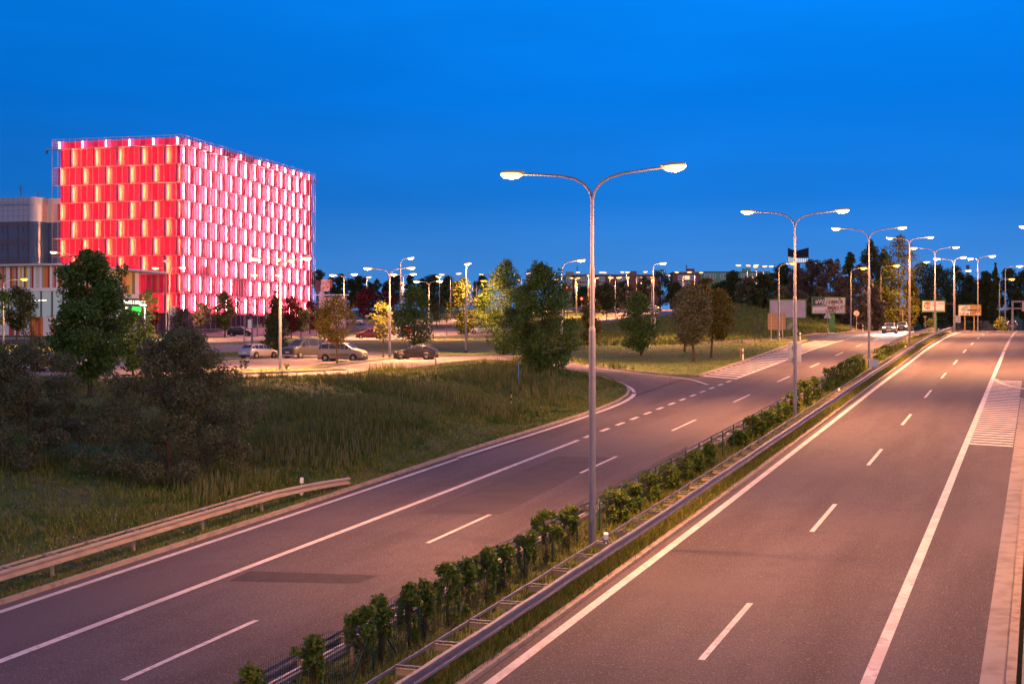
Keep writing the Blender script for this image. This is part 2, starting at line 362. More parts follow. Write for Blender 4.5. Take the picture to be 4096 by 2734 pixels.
# footpath behind the shop lawn, lot lanes, upper roads
A1 = [(-250, 1458), (400, 1452), (860, 1433), (985, 1428), (1150, 1420), (1300, 1412), (1470, 1409), (1560, 1418), (1620, 1425), (1751, 1428), (1990, 1424), (2059, 1423), (2059, 1442), (1913, 1437), (1751, 1457), (1582, 1477), (1396, 1496), (1185, 1504), (910, 1513), (400, 1514), (-250, 1512)]
A2 = [(640, 1400), (700, 1386), (864, 1382), (905, 1378), (1010, 1379), (1060, 1384), (1040, 1400), (985, 1408), (860, 1410), (740, 1424), (620, 1430)]
A3 = [(700, 1366), (760, 1358), (1000, 1347), (1130, 1334), (1250, 1319), (1400, 1303), (1493, 1297), (1700, 1290), (1900, 1275), (1900, 1284), (1700, 1303), (1493, 1312), (1400, 1323), (1250, 1344), (1130, 1358), (1000, 1366), (750, 1378), (690, 1384)]
A4 = [(1180, 1368), (1300, 1358), (1390, 1346), (1560, 1332), (1750, 1319), (1900, 1309), (2060, 1300), (2060, 1326), (1938, 1343), (1849, 1341), (1750, 1346), (1640, 1356), (1560, 1361), (1390, 1364), (1250, 1374)]
A5 = [(730, 1344), (800, 1336), (870, 1328), (1000, 1313), (1130, 1310), (1250, 1300), (1400, 1286), (1400, 1298), (1300, 1312), (1130, 1326), (1000, 1344), (870, 1346), (740, 1350)]
A6 = [(-300, 1419), (180, 1413), (210, 1420), (190, 1430), (-300, 1442)]
A7 = [(2380, 1272), (2480, 1248), (2640, 1238), (2700, 1240), (2720, 1250), (2700, 1262), (2600, 1271), (2480, 1283), (2390, 1302)]
A8 = [(1760, 1286), (1860, 1262), (1930, 1256), (1930, 1266), (1860, 1275), (1780, 1292)]
for nm, a, m in (('parking_lot', A1, M_lot), ('lane', A2, M_lot), ('lane', A3, M_lot), ('parking_lane', A4, M_lot), ('forecourt', A5, M_lot), ('lane', A6, M_lot), ('upper_road', A7, M_lot), ('upper_road', A8, M_lot)):
    drape(nm, hits(a), .03 if nm == 'parking_lot' else .05, m, 2.0)
M_lawn = mat('lawn', (.095, .145, .018), .95, nz=[(.3, (.15, .16, .030), .48, .7), (4.0, (.066, .105, .014), .5, .7)], bump=(9, .5, .1), pos=True)
drape('path', hits([(-250, 1350), (160, 1352), (170, 1356), (-250, 1360)]), .05, M_conc, 2)
drape('flower_bed', hits([(-250, 1364), (170, 1361), (190, 1372), (-250, 1380)]), .05, mat('dark_soil', (.05, .035, .03), .95, nz=(3, (.03, .022, .02), .4, .7), pos=True), 2)
LAWN = hits([(1640, 1420), (1751, 1424), (1990, 1420), (2059, 1419), (2252, 1443), (2378, 1463), (2560, 1486), (2742, 1501)]) + [xy(113.2, -12.8), xy(140, -12.9), xy(160, -13.4), xy(172, -13.5)] + hits([(3195, 1362.5), (3121, 1361), (2985, 1369), (2849, 1376), (2700, 1378), (2400, 1382), (2100, 1390), (1800, 1402)])
drape('lawn', LAWN, .02, M_lawn, 2)
# ---- painted markings
mk = MB(); PO = .012
strip_mesh(mk, -20, 420, 2.22, 2.48, PO, M_paint)
strip_mesh(mk, -20, 148, 9.76, 10.04, PO, M_paint)
for k in range(34): strip_mesh(mk, 149.5 + 2.4 * k, 150.7 + 2.4 * k, 9.76, 10.04, PO, M_paint)
for k in range(-3, 16): strip_mesh(mk, 31.2 + 16.3 * k, 36.9 + 16.3 * k, 6.12, 6.28, PO, M_paint)
for i in range(38):                                                                  # hatching on the right
    s = 72.2 + 1.04 * i; r = 12.05 if s < 97 else min(12.05 + (s - 97) * .45, 18)
    r = r if s < 101 else r - (s - 101) * .62
    if r < 10.3: continue
    strip_mesh(mk, s, s + .5, 10.04, r, PO, M_paint, -.62 * (r - 10.04) / 2)
strip_mesh(mk, -20, 62, -12.57, -12.33, PO, M_paint)
strip_mesh(mk, -20, 70, -9.2, -8.95, PO, M_paint)
for k in range(13): strip_mesh(mk, 71 + 3 * k, 72.5 + 3 * k, -9.2, -8.95, PO, M_paint)
strip_mesh(mk, 110, 176, -9.2, -8.95, PO, M_paint)
for k in range(36): strip_mesh(mk, 178 + 3 * k, 179.5 + 3 * k, -9.2, -8.95, PO, M_paint)
for k in range(-3, 16): strip_mesh(mk, 26.0 + 16.35 * k, 31.6 + 16.35 * k, -5.46, -5.3, PO, M_paint)
strip_mesh(mk, -20, 420, -2.35, -2.15, PO, M_paint)
for i in range(29):                                                                  # hatching on the left
    s = 112.8 + 2.12 * i; strip_mesh(mk, s, s + .85, -12.3, -9.2, PO, M_paint, -2.6)
struct(mk.make('road_marking'))
def stripe(pts, w, off=.045, step=1.0):
    A = []
    for i in range(len(pts) - 1):
        a, b = pts[i], pts[i + 1]; k = max(1, int(math.dist(a, b) / step))
        A += [(a[0] + (b[0] - a[0]) * j / k, a[1] + (b[1] - a[1]) * j / k) for j in range(k)]
    A.append(pts[-1]); A = np.array(A, float)
    for _ in range(3): A[1:-1] = (A[:-2] + 2 * A[1:-1] + A[2:]) / 4
    mb = MB(); rows = []
    for i in range(len(A)):
        d = A[min(i + 1, len(A) - 1)] - A[max(i - 1, 0)]; d = d / np.linalg.norm(d); n = np.array([-d[1], d[0]]) * w / 2
        rows.append((A[i] + n, A[i] - n))
    def z(p): return float(G(p[0], p[1])[0]) + CZ + off
    for (a, b), (c, d) in zip(rows[:-1], rows[1:]):
        mb.poly([(*b, z(b)), (*d, z(d)), (*c, z(c)), (*a, z(a))], M_paint)
    return struct(mb.make('road_marking'))
stripe([xy(62, -12.45), *hits([(2220, 1710), (2376, 1657), (2460, 1626), (2505, 1605), (2535, 1585), (2545, 1568), (2536, 1551), (2510, 1536), (2470, 1522), (2406, 1509)])], .3)
stripe(hits([(2253, 1453), (2378, 1470), (2560, 1496), (2690, 1508), (2738, 1513), (2790, 1526), (2830, 1540)]), .25)
stripe(hits([(2860, 1372), (3000, 1364), (3121, 1357.5), (3235, 1349), (3330, 1340)]), .2)
stripe([xy(112, 10.1), xy(108.5, 10.5), xy(105, 11.4), xy(102, 13.0), xy(99.5, 15.5)], .35)
# parking bay lines and lane lines
for (a, b) in (((1240, 1340), (1480, 1302)), ((1000, 1357), (1130, 1346))): stripe(hits([a, b]), .3, .07)
# repaired patches
drape('asphalt_patch', [xy(36.9, -8.75), xy(35.5, -8.6), xy(36.3, -4.85), xy(37.4, -4.7)], .006, M_asph2, 1)
drape('asphalt_patch', [xy(47.4, -8.1), xy(48.1, -5.0), xy(64, -5.5), xy(63.7, -8.1)], .006, mat('asphalt_patch_worn', (.070, .054, .060), .85, nz=(1.2, (.05, .038, .043), .4, .7), bump=(60, .25, .02), pos=True), 2)
# kerbs and gutter
ribbon('gutter', -40, 98, 12.1, 12.62, .01, M_conc, 2)
kerb('kerb', [xy(-40, 12.72), xy(98, 12.72), xy(101, 14.2), xy(107, 18.5), xy(119, 22.8), xy(150, 25), xy(300, 24.2)], .2, .12, M_kerb)
kerb('kerb', [xy(-40, 13.0), xy(97.5, 13.0)], .14, .2, M_conc)
kerb('kerb', [xy(-40, 1.85), xy(420, 1.85)], .2, .10, M_kerb)
kerb('kerb', [xy(-40, -1.78), xy(420, -1.78)], .2, .10, M_kerb)
kerb('kerb', [xy(-40, -13.1), xy(66, -13.1)] + [(p[0], p[1]) for p in KN[1:]], .2, .11, M_kerb)
ISL = hits([(2245, 1447), (2378, 1467), (2560, 1489), (2740, 1504)]) + [xy(112.5, -12.5), xy(140, -12.6), xy(160, -13), xy(174, -13.2)]
kerb('kerb', ISL + hits([(3200, 1362), (3121, 1360.5), (2985, 1368.5), (2849, 1375.5), (2800, 1378)]), .25, .12, M_kerb)
kerb('kerb', hits(S2U) + [xy(232, -16.6), xy(300, -14.6)], .2, .1, M_kerb)
kerb('kerb', hits([(1130, 1421), (1300, 1412), (1470, 1409), (1560, 1418), (1620, 1425), (1751, 1428), (1990, 1424), (2059, 1423), (2245, 1447)]), .15, .1, M_kerb)
def island(pts, nm='traffic_island'):
    h = hits(pts); drape(nm, h, .12, M_soil, 1.0); kerb('kerb', h, .16, .16, M_conc, True)
island([(700, 1492), (900, 1486), (1010, 1485), (1110, 1478), (1230, 1481), (1370, 1477), (1382, 1482), (1240, 1489), (1100, 1495), (900, 1501), (700, 1505)])
island([(1120, 1486), (1180, 1475), (1350, 1456), (1480, 1441), (1570, 1432), (1592, 1434), (1480, 1447), (1350, 1464), (1240, 1478), (1160, 1486)])
island([(800, 1441), (1000, 1439), (1010, 1443), (850, 1451), (790, 1449)])
for a in ([(620, 1432), (740, 1424), (860, 1411), (985, 1409)], [(1050, 1386), (1010, 1380), (905, 1379), (864, 1383)], [(1250, 1375), (1390, 1365), (1560, 1362), (1750, 1347), (1938, 1344)],
          [(750, 1379), (1000, 1367), (1130, 1359), (1250, 1345), (1400, 1324)], [(2390, 1303), (2480, 1284), (2600, 1272), (2700, 1263)], [(1390, 1345), (1560, 1331), (1750, 1318), (1900, 1308)]):
    kerb('kerb', hits(a), .2, .12, M_conc)
# ---------------------------------------------------------------- guardrails, fence, ivy
RZ = math.atan2(CA, SA)
def rp(s, t, z): x, y = xy(s, t); return Vector((x, y, float(zr(s)) + CZ + z))
def guardrail(label, s0, s1, tf, side, post_step=2.0, end_drop=False, ts=None, m=M_galv):
    g = thing('guardrail', label, 'guardrail', rp(s0, tf, 0)); o0 = Vector(g.location)
    prof = [(.02, .75), (.085, .725), (.085, .665), (0.0, .625), (0.0, .575), (.085, .535), (.085, .475), (.02, .45)]
    mb = MB(); k = int((s1 - s0) / 2); rows = []
    tfun = ts or (lambda s: tf)
    for i in range(k + 1):
        s = s0 + (s1 - s0) * i / k; dz = 0
        if end_drop and s > s1 - 7: dz = -.38 * ((s - s1 + 7) / 7) ** 1.5
        wob = .012 * math.sin(s * 1.7) + .01 * math.sin(s * .45)
        rows.append([rp(s, tfun(s) + side * o + wob, z + dz) - o0 for o, z in prof])
    n = len(prof); vs = [p for r in rows for p in r]; fs = []
    for i in range(k):
        for j in range(n - 1): fs.append((i * n + j, i * n + j + 1, (i + 1) * n + j + 1, (i + 1) * n + j))
    mb.add(vs, fs, m); mb.make('beam', g)
    mb = MB(); tr = lambda s: tfun(s) - side * .62
    for i in range(k):
        a, b = s0 + (s1 - s0) * i / k, s0 + (s1 - s0) * (i + 1) / k
        if end_drop and b > s1 - 6: break
        A = rp(a, tr(a), .66) - o0; B = rp(b, tr(b), .66) - o0; d = (B - A); c = (A + B) / 2
        X = d.normalized(); Y = Vector((0, 0, 1)).cross(X).normalized(); mb.box(c, (d.length, .035, .065), m, ax=(X, Y, X.cross(Y)))
    mb.make('rear_rail', g)
    sp = MB(); sp.box((0, 0, .64), (.09, .58, .015), M_warmsteel); sp.box((0, 0, .57), (.012, .58, .13), M_warmsteel); sp.box((0, 0, .71), (.09, .58, .015), m)
    po = MB(); po.box((0, 0, .2), (.1, .07, .80), M_warmsteel)
    S_ = list(np.arange(s0 + .5, s1 - (6 if end_drop else .5), post_step)); first = None
    for i, s in enumerate(S_):
        if i >= 100: break
        L0 = rp(s, tfun(s) - side * .31, 0) - o0
        if first is None:
            first = (sp.make('spacer', g, loc=L0), po.make('post', g, loc=L0 + Vector((0, 0, 0))))
            for q in first: q.rotation_euler = (0, 0, RZ)
        else:
            part_copy(first[0], g, L0)
            if i % 2 == 0: part_copy(first[1], g, L0)
    return g
guardrail('long galvanised guardrail on ladder spacers along the right side of the median', 20, 215, 1.50, 1)
guardrail('galvanised guardrail on the far side of the median, half hidden by ivy', 20, 215, -1.40, -1)
guardrail('pale guardrail on blue posts beside the dark grassy bank, sloping down at its end', -10, 53, -13.65, 1, 2.0, True, m=mat('lamp_lit_rail', (.44, .36, .29), .55, .1, nz=(1.5, (.32, .26, .21), .5, .75)))  # tan rail colour carries the warm lamplight falling on this rail
def fence():
    FT = -.5; s0, s1 = 21.0, 106; g = thing('wire_fence', 'green mesh fence with ivy along the middle of the median', 'fence', rp(s0, FT, 0)); o0 = Vector(g.location)
    po = MB(); po.tube([(0, 0, -.2), (0, 0, 1.2)], .032, M_green, 8); po.lathe([(.036, 1.2), (.03, 1.23), (.005, 1.24)], M_green, 8); first = None
    for i, s in enumerate(np.arange(s0, s1, 2.45)):
        L0 = rp(s, FT, 0) - o0
        if first is None: first = po.make('fence_post', g, loc=L0)
        else: part_copy(first, g, L0)
    for s, ds in ((28.4, -1.2), (28.4, 1.2), (45.5, -1.2)): br = MB(); br.tube([rp(s, FT, 1.15) - o0, rp(s + ds, FT, 0.0) - o0], .025, M_green, 6); br.make('brace', g)
    w = MB(); rr = random.Random(4)
    for s in np.arange(s0, 58, .09):
        dip = .18 * max(0, math.sin((s - s0) / 2.45 * math.pi)) ** 2 * (1 if s < 33 else .3)
        w.box(rp(s, FT, .72 - dip / 2) - o0, (.006, .006, 1.35 - dip), M_wire, RZ)
    for z in np.arange(.06, 1.44, .12):
        pts = []
        for s in np.arange(s0, 58, .6):
            dip = .18 * max(0, math.sin((s - s0) / 2.45 * math.pi)) ** 2 * (1 if s < 33 else .3)
            pts.append(rp(s, FT, z - dip * z / 1.4) - o0)
        for a, b in zip(pts[:-1], pts[1:]): w.box((a + b) / 2, ((b - a).length, .006, .006), M_wire, RZ)
    w.make('wire_mesh', g)
fence()
rng = np.random.default_rng(7)
def leaf_quads(cen, rad, n, size, seed, up=.35, hollow=.55, rag=0.0):
    """leaf-sized faces spread through a set of blobs; cen Nx3, rad Nx3"""
    r = np.random.default_rng(seed); cen = np.asarray(cen, float); rad = np.asarray(rad, float)
    if rad.ndim == 1: rad = np.repeat(rad[:, None], 3, 1)
    wgt = rad[:, 0] * rad[:, 2]; i = r.choice(len(cen), n, p=wgt / wgt.sum())
    d = r.normal(size=(n, 3)); d /= np.linalg.norm(d, axis=1, keepdims=True)
    rr = hollow + (1 - hollow) * r.random(n) ** .6
    if rag: rr *= 1 + rag * r.normal(size=n) * .5
    p = cen[i] + d * rad[i] * rr[:, None]
    nrm = d * .7 + r.normal(size=(n, 3)) * .75 + np.array([0, 0, up]); nrm /= np.linalg.norm(nrm, axis=1, keepdims=True)
    a = np.cross(nrm, r.normal(size=(n, 3))); a /= np.linalg.norm(a, axis=1, keepdims=True); b = np.cross(nrm, a)
    L = size * (.6 + .8 * r.random(n))[:, None]; Wd = L * .62
    v = np.stack([p - a * L * .5, p + b * Wd * .5 - a * L * .08, p + a * L * .5 - nrm * L * .12, p - b * Wd * .5 - a * L * .08], 1).reshape(-1, 3)
    return v, np.arange(n * 4).reshape(n, 4)
def ivy_plants():
    T = [(997, 2653, 2750, 100), (1247, 2533, 2640, 82), (1449, 2424, 2560, 140), (1529, 2376, 2469, 75), (1635, 2331, 2464, 92), (1699, 2320, 2378, 68), (1789, 2248, 2392, 112), (1869, 2227, 2304, 80), (1944, 2190, 2330, 86), (2012, 2177, 2284, 80), (2103, 2131, 2248, 92), (2186, 2035, 2180, 116), (2275, 2021, 2085, 72),
         (2465, 1953, 2113, 112), (2533, 1929, 2079, 98), (2601, 1892, 2035, 84), (2676, 1854, 1990, 90), (2738, 1834, 1970, 72), (2783, 1800, 1940, 78), (2833, 1772, 1900, 62), (2956, 1721, 1830, 88), (3017, 1663, 1780, 92), (3065, 1643, 1755, 76), (3098, 1634, 1730, 62), (3128, 1610, 1708, 58), (3163, 1570, 1680, 66), (3215, 1520, 1612, 58), (3255, 1505, 1600, 52), (3310, 1473, 1560, 54), (3339, 1465, 1530, 44), (3371, 1446, 1514, 50), (3398, 1432, 1500, 44), (3420, 1422, 1485, 42), (3440, 1415, 1472, 40), (3517, 1392, 1458, 48), (3545, 1378, 1442, 50)]
    ords = 'first second third fourth fifth sixth seventh eighth ninth tenth eleventh twelfth thirteenth'.split()
    look = ['reddish sparse', 'small drooping', 'broad mushroom-shaped', 'thin bridging', 'umbrella-shaped', 'trailing', 'wide bushy', 'loose arching', 'tall trailing', 'straggly', 'rounded bushy', 'tall thick', 'small ragged']
    for i, (u, vt, vb, w) in enumerate(T):
        d = (-.5 - 13.3) / ((u - 2048) / F * CA - SA); c = P(u, 0, d); top = CZ - (vt - 1367) / F * d; bot = CZ - (vb - 1367) / F * d; wd = w / F * d
        gz = g1(c.x, c.y)
        if i < 13: lab = f'{look[i]} ivy plant on the near fence, {ords[i]} from its near end'
        elif i < 20: lab = f'{("big domed", "dense", "leafy", "thick", "dark", "rounded", "upright")[i - 13]} ivy clump, {ords[i - 13]} beyond the nearest lamp post'
        elif i < 28: lab = f'dense ivy clump nearing the pole with the pale sign, {ords[i - 20]} along'
        elif i < 34: lab = f'low far ivy clump between sign pole and third lamp post, {ords[i - 28]} along'
        else: lab = f'far cut-off block of ivy beside the white cabinet on the median, {("nearer", "farther")[i - 34]} half'
        g = thing('ivy_plant', lab, 'ivy', (c.x, c.y, gz), 0, 'ivy plants on the median fence')
        r = random.Random(i); h = top - gz; lo = max(.05, bot - gz); cen = []; rad = []
        nb = 8 if i < 13 else 14; wd *= 1.0 if i < 13 else 1.15
        for k in range(nb):
            near = i < 13; fz = r.uniform(.66, .95) if near else r.uniform(.30, .92); zz = h * fz; ww = wd * .5 * ((.95 if near else .85) * (1 - max(0, fz - .8) * 2))
            an = r.uniform(0, 6.283); q = r.uniform(.10, .17) * (1 + wd * .2); cen.append((math.cos(an) * ww * .75, math.sin(an) * ww * .6, zz)); rad.append((q, q, q * .8))
        cen.append((0, 0, h - .16)); rad.append((wd * .30, wd * .30, .17))
        for k in range(4 if i < 13 else 6):
            an = r.uniform(0, 6.283); cen.append((math.cos(an) * wd * .40, math.sin(an) * wd * .36, h * r.uniform(.40, .62))); rad.append((.06, .06, .20))
        for k in range(1 if i < 13 else 7): cen.append((r.uniform(-.3, .3) * wd, r.uniform(-.6, .6) * wd, r.uniform(.1, .4))); rad.append((.12, .12, .2))
        if i < 13:
            for k in range(5): an = r.uniform(0, 6.283); cen.append((math.cos(an) * wd * r.uniform(.2, .5), math.sin(an) * wd * r.uniform(.2, .5), h * r.uniform(.45, .72))); rad.append((.05, .05, r.uniform(.12, .26)))
            for k in range(1): m = r.choice((-1, 1)) * r.uniform(.5, 1.0); cen.append((SA * m, CA * m, h * r.uniform(.70, .88))); rad.append((.10, .16, .09))
        n = int(1500 if i < 13 else 2200 if i < 20 else 1500 if i < 28 else 800)
        size = .105 if i < 13 else .12 if i < 20 else .15
        v, q = leaf_quads(cen, rad, n, size, 100 + i, hollow=.45, rag=.35); v = v[:, :]
        z = np.clip(v[:, 2], .03, None); v[:, 2] = z
        npmesh('foliage', v, q, LEAF['ivy'], g)
        st_ = MB()
        for k in range(3): st_.tube([(.02 * k, -.03 * k, -.1), (.04 * k - .04, .03, h * .45), (r.uniform(-.1, .1), r.uniform(-.1, .1), h * .8)], [.014, .011, .006], M_bark, 5)
        st_.make('stem', g)
ivy_plants()
# ---------------------------------------------------------------- buildings
AX = Vector((.2523, .9677, 0)); BX = Vector((-.9677, .2523, 0)); NR = -BX; NL = -AX; UP = Vector((0, 0, 1))
M_redwall = mat('red_wall', (.80, .010, .105), .6, nz=(14, (.72, .008, .092), .45, .6), spec=.2)
M_redwall2 = mat('hazed_red_wall', (.75, .048, .090), .6, nz=(14, (.68, .04, .08), .45, .6), spec=.2)  # paler copy of the red wall, with the tubes' pink haze in its colour
M_slat = mat('red_lit_slat', (.42, .065, .095), .5, .1)  # metal slats with the red tube light put into their colour
M_slatL = mat('orange_lit_slat', (.58, .07, .055), .5, .1)  # left-face copy of the slats, orange tube light in its colour
M_frame = mat('facade_frame', (.50, .34, .38), .45, .3)
M_tube = mat('pink_light_tube', (.9, .5, .5), .4, emit=((1.0, .34, .42), 95)); M_tubeL = mat('amber_light_tube', (.9, .5, .4), .4, emit=((1.0, .38, .15), 230))
M_tubeglow = mat('tube_glow_panel', (.72, .075, .045), .6, nz=(5, (.62, .05, .04), .45, .65))  # added panels beside the tubes; the yellow tube glow is in their colour
M_cover = mat('tube_cover', (.38, .035, .04), .6)
M_dglass = mat('dark_glass', (.02, .022, .035), .08, spec=.8)
M_mull = mat('dark_mullion', (.035, .03, .05), .5)
def red_building():
    o = P(730, 1345, 255); o.z = CZ + .9
    b = thing('office_building', 'large red building covered in glowing light tubes on every storey', 'building', o)
    Z = lambda v: -(v - 1367) / F * 255 + CZ - o.z
    rows = [Z(v) for v in (578.7, 653.5, 726.5, 798.5, 871, 944, 1018.5, 1093.5, 1170.5, 1250)]
    LR, LL = 61.6, 26.4; top = Z(538)
    zb = rows[-1]; q = lambda w, dep, z, face: (AX * w - NR * dep if face == 'R' else BX * w - NL * dep) + UP * z
    # solid core behind the screens, walls 0.95 m behind the outer frame
    for face, nm, m, L in (('L', 'red_wall', M_redwall, LL - 1.2), ('R', 'hazed_red_wall', M_redwall2, LR)):
        mb = MB(); d0 = .95
        ax = (BX if face == 'L' else AX); nn = (NL if face == 'L' else NR)
        c = (q(.95, d0, 0, face) + q(L, d0, 0, face)) / 2 - nn * .15
        mb.box(c + UP * ((zb + rows[0] + 1.5) / 2), (L - .95, .3, rows[0] + 1.5 - zb), m, ax=(ax, nn, UP))
        n = int((rows[0] - zb) / .28)
        for i in range(n):                                                     # corrugated cladding ribs
            z = zb + .1 + i * .28; mb.box(q((.95 + L) / 2, d0 - .012, z, face), (L - .96, .03, .05), m, ax=(ax, nn, UP))
        mb.make(nm, b)
    mb = MB(); mb.box(AX * (LR / 2) + BX * (LL / 2 - .6) + UP * ((rows[0] + zb) / 2), (LR - 3, LL - 5, rows[0] - zb + 1.4), mat('roof_core', (.25, .06, .07), .8), ax=(AX, BX, UP)); mb.make('roof_block', b)
    frm = {}
    for face, L, step in (('L', LL, 1.195), ('R', LR, 1.0775)):
        ax = (BX if face == 'L' else AX); nn = (NL if face == 'L' else NR); mb = MB(); k = int(L / step)
        for i in range(k + 1):
            w = min(i * step + (.085 if face == 'L' else .22), L); t = .05 if i % 2 else .075
            zz0 = zb - 4.2 if i % 2 == 0 else zb
            mb.box(q(w, 0, (zz0 + top) / 2, face), (t, .07, top - zz0), M_frame, ax=(ax, nn, UP))
        for j, z in enumerate(rows):
            mb.box(q(L / 2, .03, z, face), (L, .12, .09), M_frame, ax=(ax, nn, UP))
            mb.box(q(L / 2, .5, z - .03, face), (L - .9, .86, .03), M_frame, ax=(ax, nn, UP))      # grating walkway
        mb.box(q(L / 2, 0, top, face), (L + .1, .09, .08), M_frame, ax=(ax, nn, UP)); mb.box(q(L / 2, 0, (top + rows[0]) / 2 + .3, face), (L, .05, .05), M_frame, ax=(ax, nn, UP))
        mb.box(q(L / 2 + .2, -.25, rows[0] + .02, face), (L + 1.2, .55, .12), M_frame, ax=(ax, nn, UP))
        frm[face] = mb
    # louvres, covers, tubes
    tube_m = MB()
    for a in (-.7, .7): tube_m.tube([(0, 0, a - .66), (0, 0, a + .66)], .085, M_tube, 8)
    short = MB(); short.tube([(0, 0, -.62), (0, 0, .62)], .085, M_tube, 8)
    first = [None, None]; extra = MB(); count = 0; left_tubes = MB()
    for face, L, a0, bo, sp, sw in (('R', LR, 1.3, 3.45, 4.31, 1.0775), ('L', LL, 3.64, 1.28, 4.78, 1.195)):
        ax = (BX if face == 'L' else AX); nn = (NL if face == 'L' else NR); lv = MB(); cv = frm[face]
        for j in range(-1, 9):
            A = (j % 2 == 0); k = 0
            zt, zl = (rows[j], rows[j + 1]) if j >= 0 else (rows[0] + 1.65, rows[0] + .1)
            while True:
                w = (a0 if A else bo) + sp * k; k += 1
                if w > L - .3: break
                off = (face == 'R' and (j, k) in ((-1, 5), (-1, 7), (7, 6))) or (face == 'L' and (j, k) == (7, 2))
                zc = (zt + zl) / 2
                ns = 13 if j >= 0 else 6
                for i in range(ns):
                    z = zl + (zt - zl) * (i + .5) / ns; wl = min(w + sw, L)
                    lv.box(q((w + .1 + wl) / 2, .12, z, face), (wl - w - .1, .10, .055), M_slat if face == 'R' else M_slatL, ax=(ax, nn, UP))
                if w - .2 > 0 and j >= 0: cv.box(q(w, .22, zc, face), (.34 if face == 'R' else .54, .03, zt - zl - .12), M_cover, ax=(ax, nn, UP))
                if face == 'L' and j >= 0: cv.box(q(max(.96, w - 1.1) / 2 + (w - .12) / 2, .935, zc, face), (w - .12 - max(.96, w - 1.1), .03, zt - zl - .3), M_tubeglow, ax=(ax, nn, UP))
                if off: continue
                hl = .72 if j >= 0 else .72
                p = q(w, .50, zc + (.05 if j >= 0 else -.12), face)
                if face == 'R' and j >= 0:
                    if (j, k) in ((6, 3), (7, 6)):
                        extra.tube([p + UP * .1, p + UP * 1.3], .085, M_tube, 8); continue
                    if count < 98:
                        count += 1
                        if first[0] is None: first[0] = tube_m.make('light_tube', b, loc=p)
                        else: part_copy(first[0], b, p)
                    else:
                        for a in (-.7, .7): extra.tube([p + UP * (a - .66), p + UP * (a + .66)], .085, M_tube, 8)
                elif face == 'L' and j >= 0:
                    lo, hi = (.66, 1.4) if False else (-1.36, 1.36)
                    left_tubes.tube([p + UP * lo, p + UP * hi], .06, M_tubeL, 6)
                else:
                    (extra if face == 'R' else left_tubes).tube([p - UP * .62, p + UP * .62], .085, M_tube, 8)
        lv.make('louvre_slats', b)['kind'] = 'stuff'; cv.make('screen_frame', b)
    o1 = extra.make('light_tubes', b); o1['kind'] = 'stuff'; o2 = left_tubes.make('light_tubes', b); o2['kind'] = 'stuff'
    # ground storey
    mb = MB()
    mb.box(AX * (LR / 2) + BX * (LL / 2) + UP * (zb / 2 - 2.2), (LR - 2.6, LL - 2.6, zb + 4.4), mat('red_lit_glazing', (.12, .03, .07), .25), ax=(AX, BX, UP))  # dark glazing with the facade's red light put into its colour
    for face, L in (('L', LL), ('R', LR)):
        ax = (BX if face == 'L' else AX); nn = (NL if face == 'L' else NR)
        for i in range(int(L / 1.6)): mb.box(q(1.6 + i * 1.6, 1.26, zb / 2 - .1, face), (.09, .08, zb), M_mull, ax=(ax, nn, UP))
    mb.make('ground_storey', b)
    mb = MB()
    for i in range(22): mb.box(q(2 + i * 1.5, -1.6, .75 + i * .04, 'R'), (.05, .05, 1.1), M_frame, ax=(AX, NR, UP))
    a, c = q(2, -1.6, 1.3, 'R'), q(2 + 31.5, -1.6, 2.14, 'R'); mb.tube([a, c], .05, M_frame, 6); mb.tube([a - UP * .45, c - UP * .45], .03, M_frame, 6)
    a, c = q(1, -1.75, -.2, 'R'), q(34, -1.75, .65, 'R'); mb.poly([a, c, c - UP * 3, a - UP * 3], mat('ramp_wall', (.4, .3, .34), .8)); mb.make('ramp_railing', b)
    mb = MB(); mb.tube([q(LL + .2, 0, rows[0] + .02, 'L'), q(LL + 1.1, 0, rows[0] - .1, 'L')], .06, M_mull, 6); mb.box(q(LL + 1.1, 0, rows[0] - .45, 'L'), (.3, .3, .5), M_mull); mb.make('camera_arm', b)
red_building()
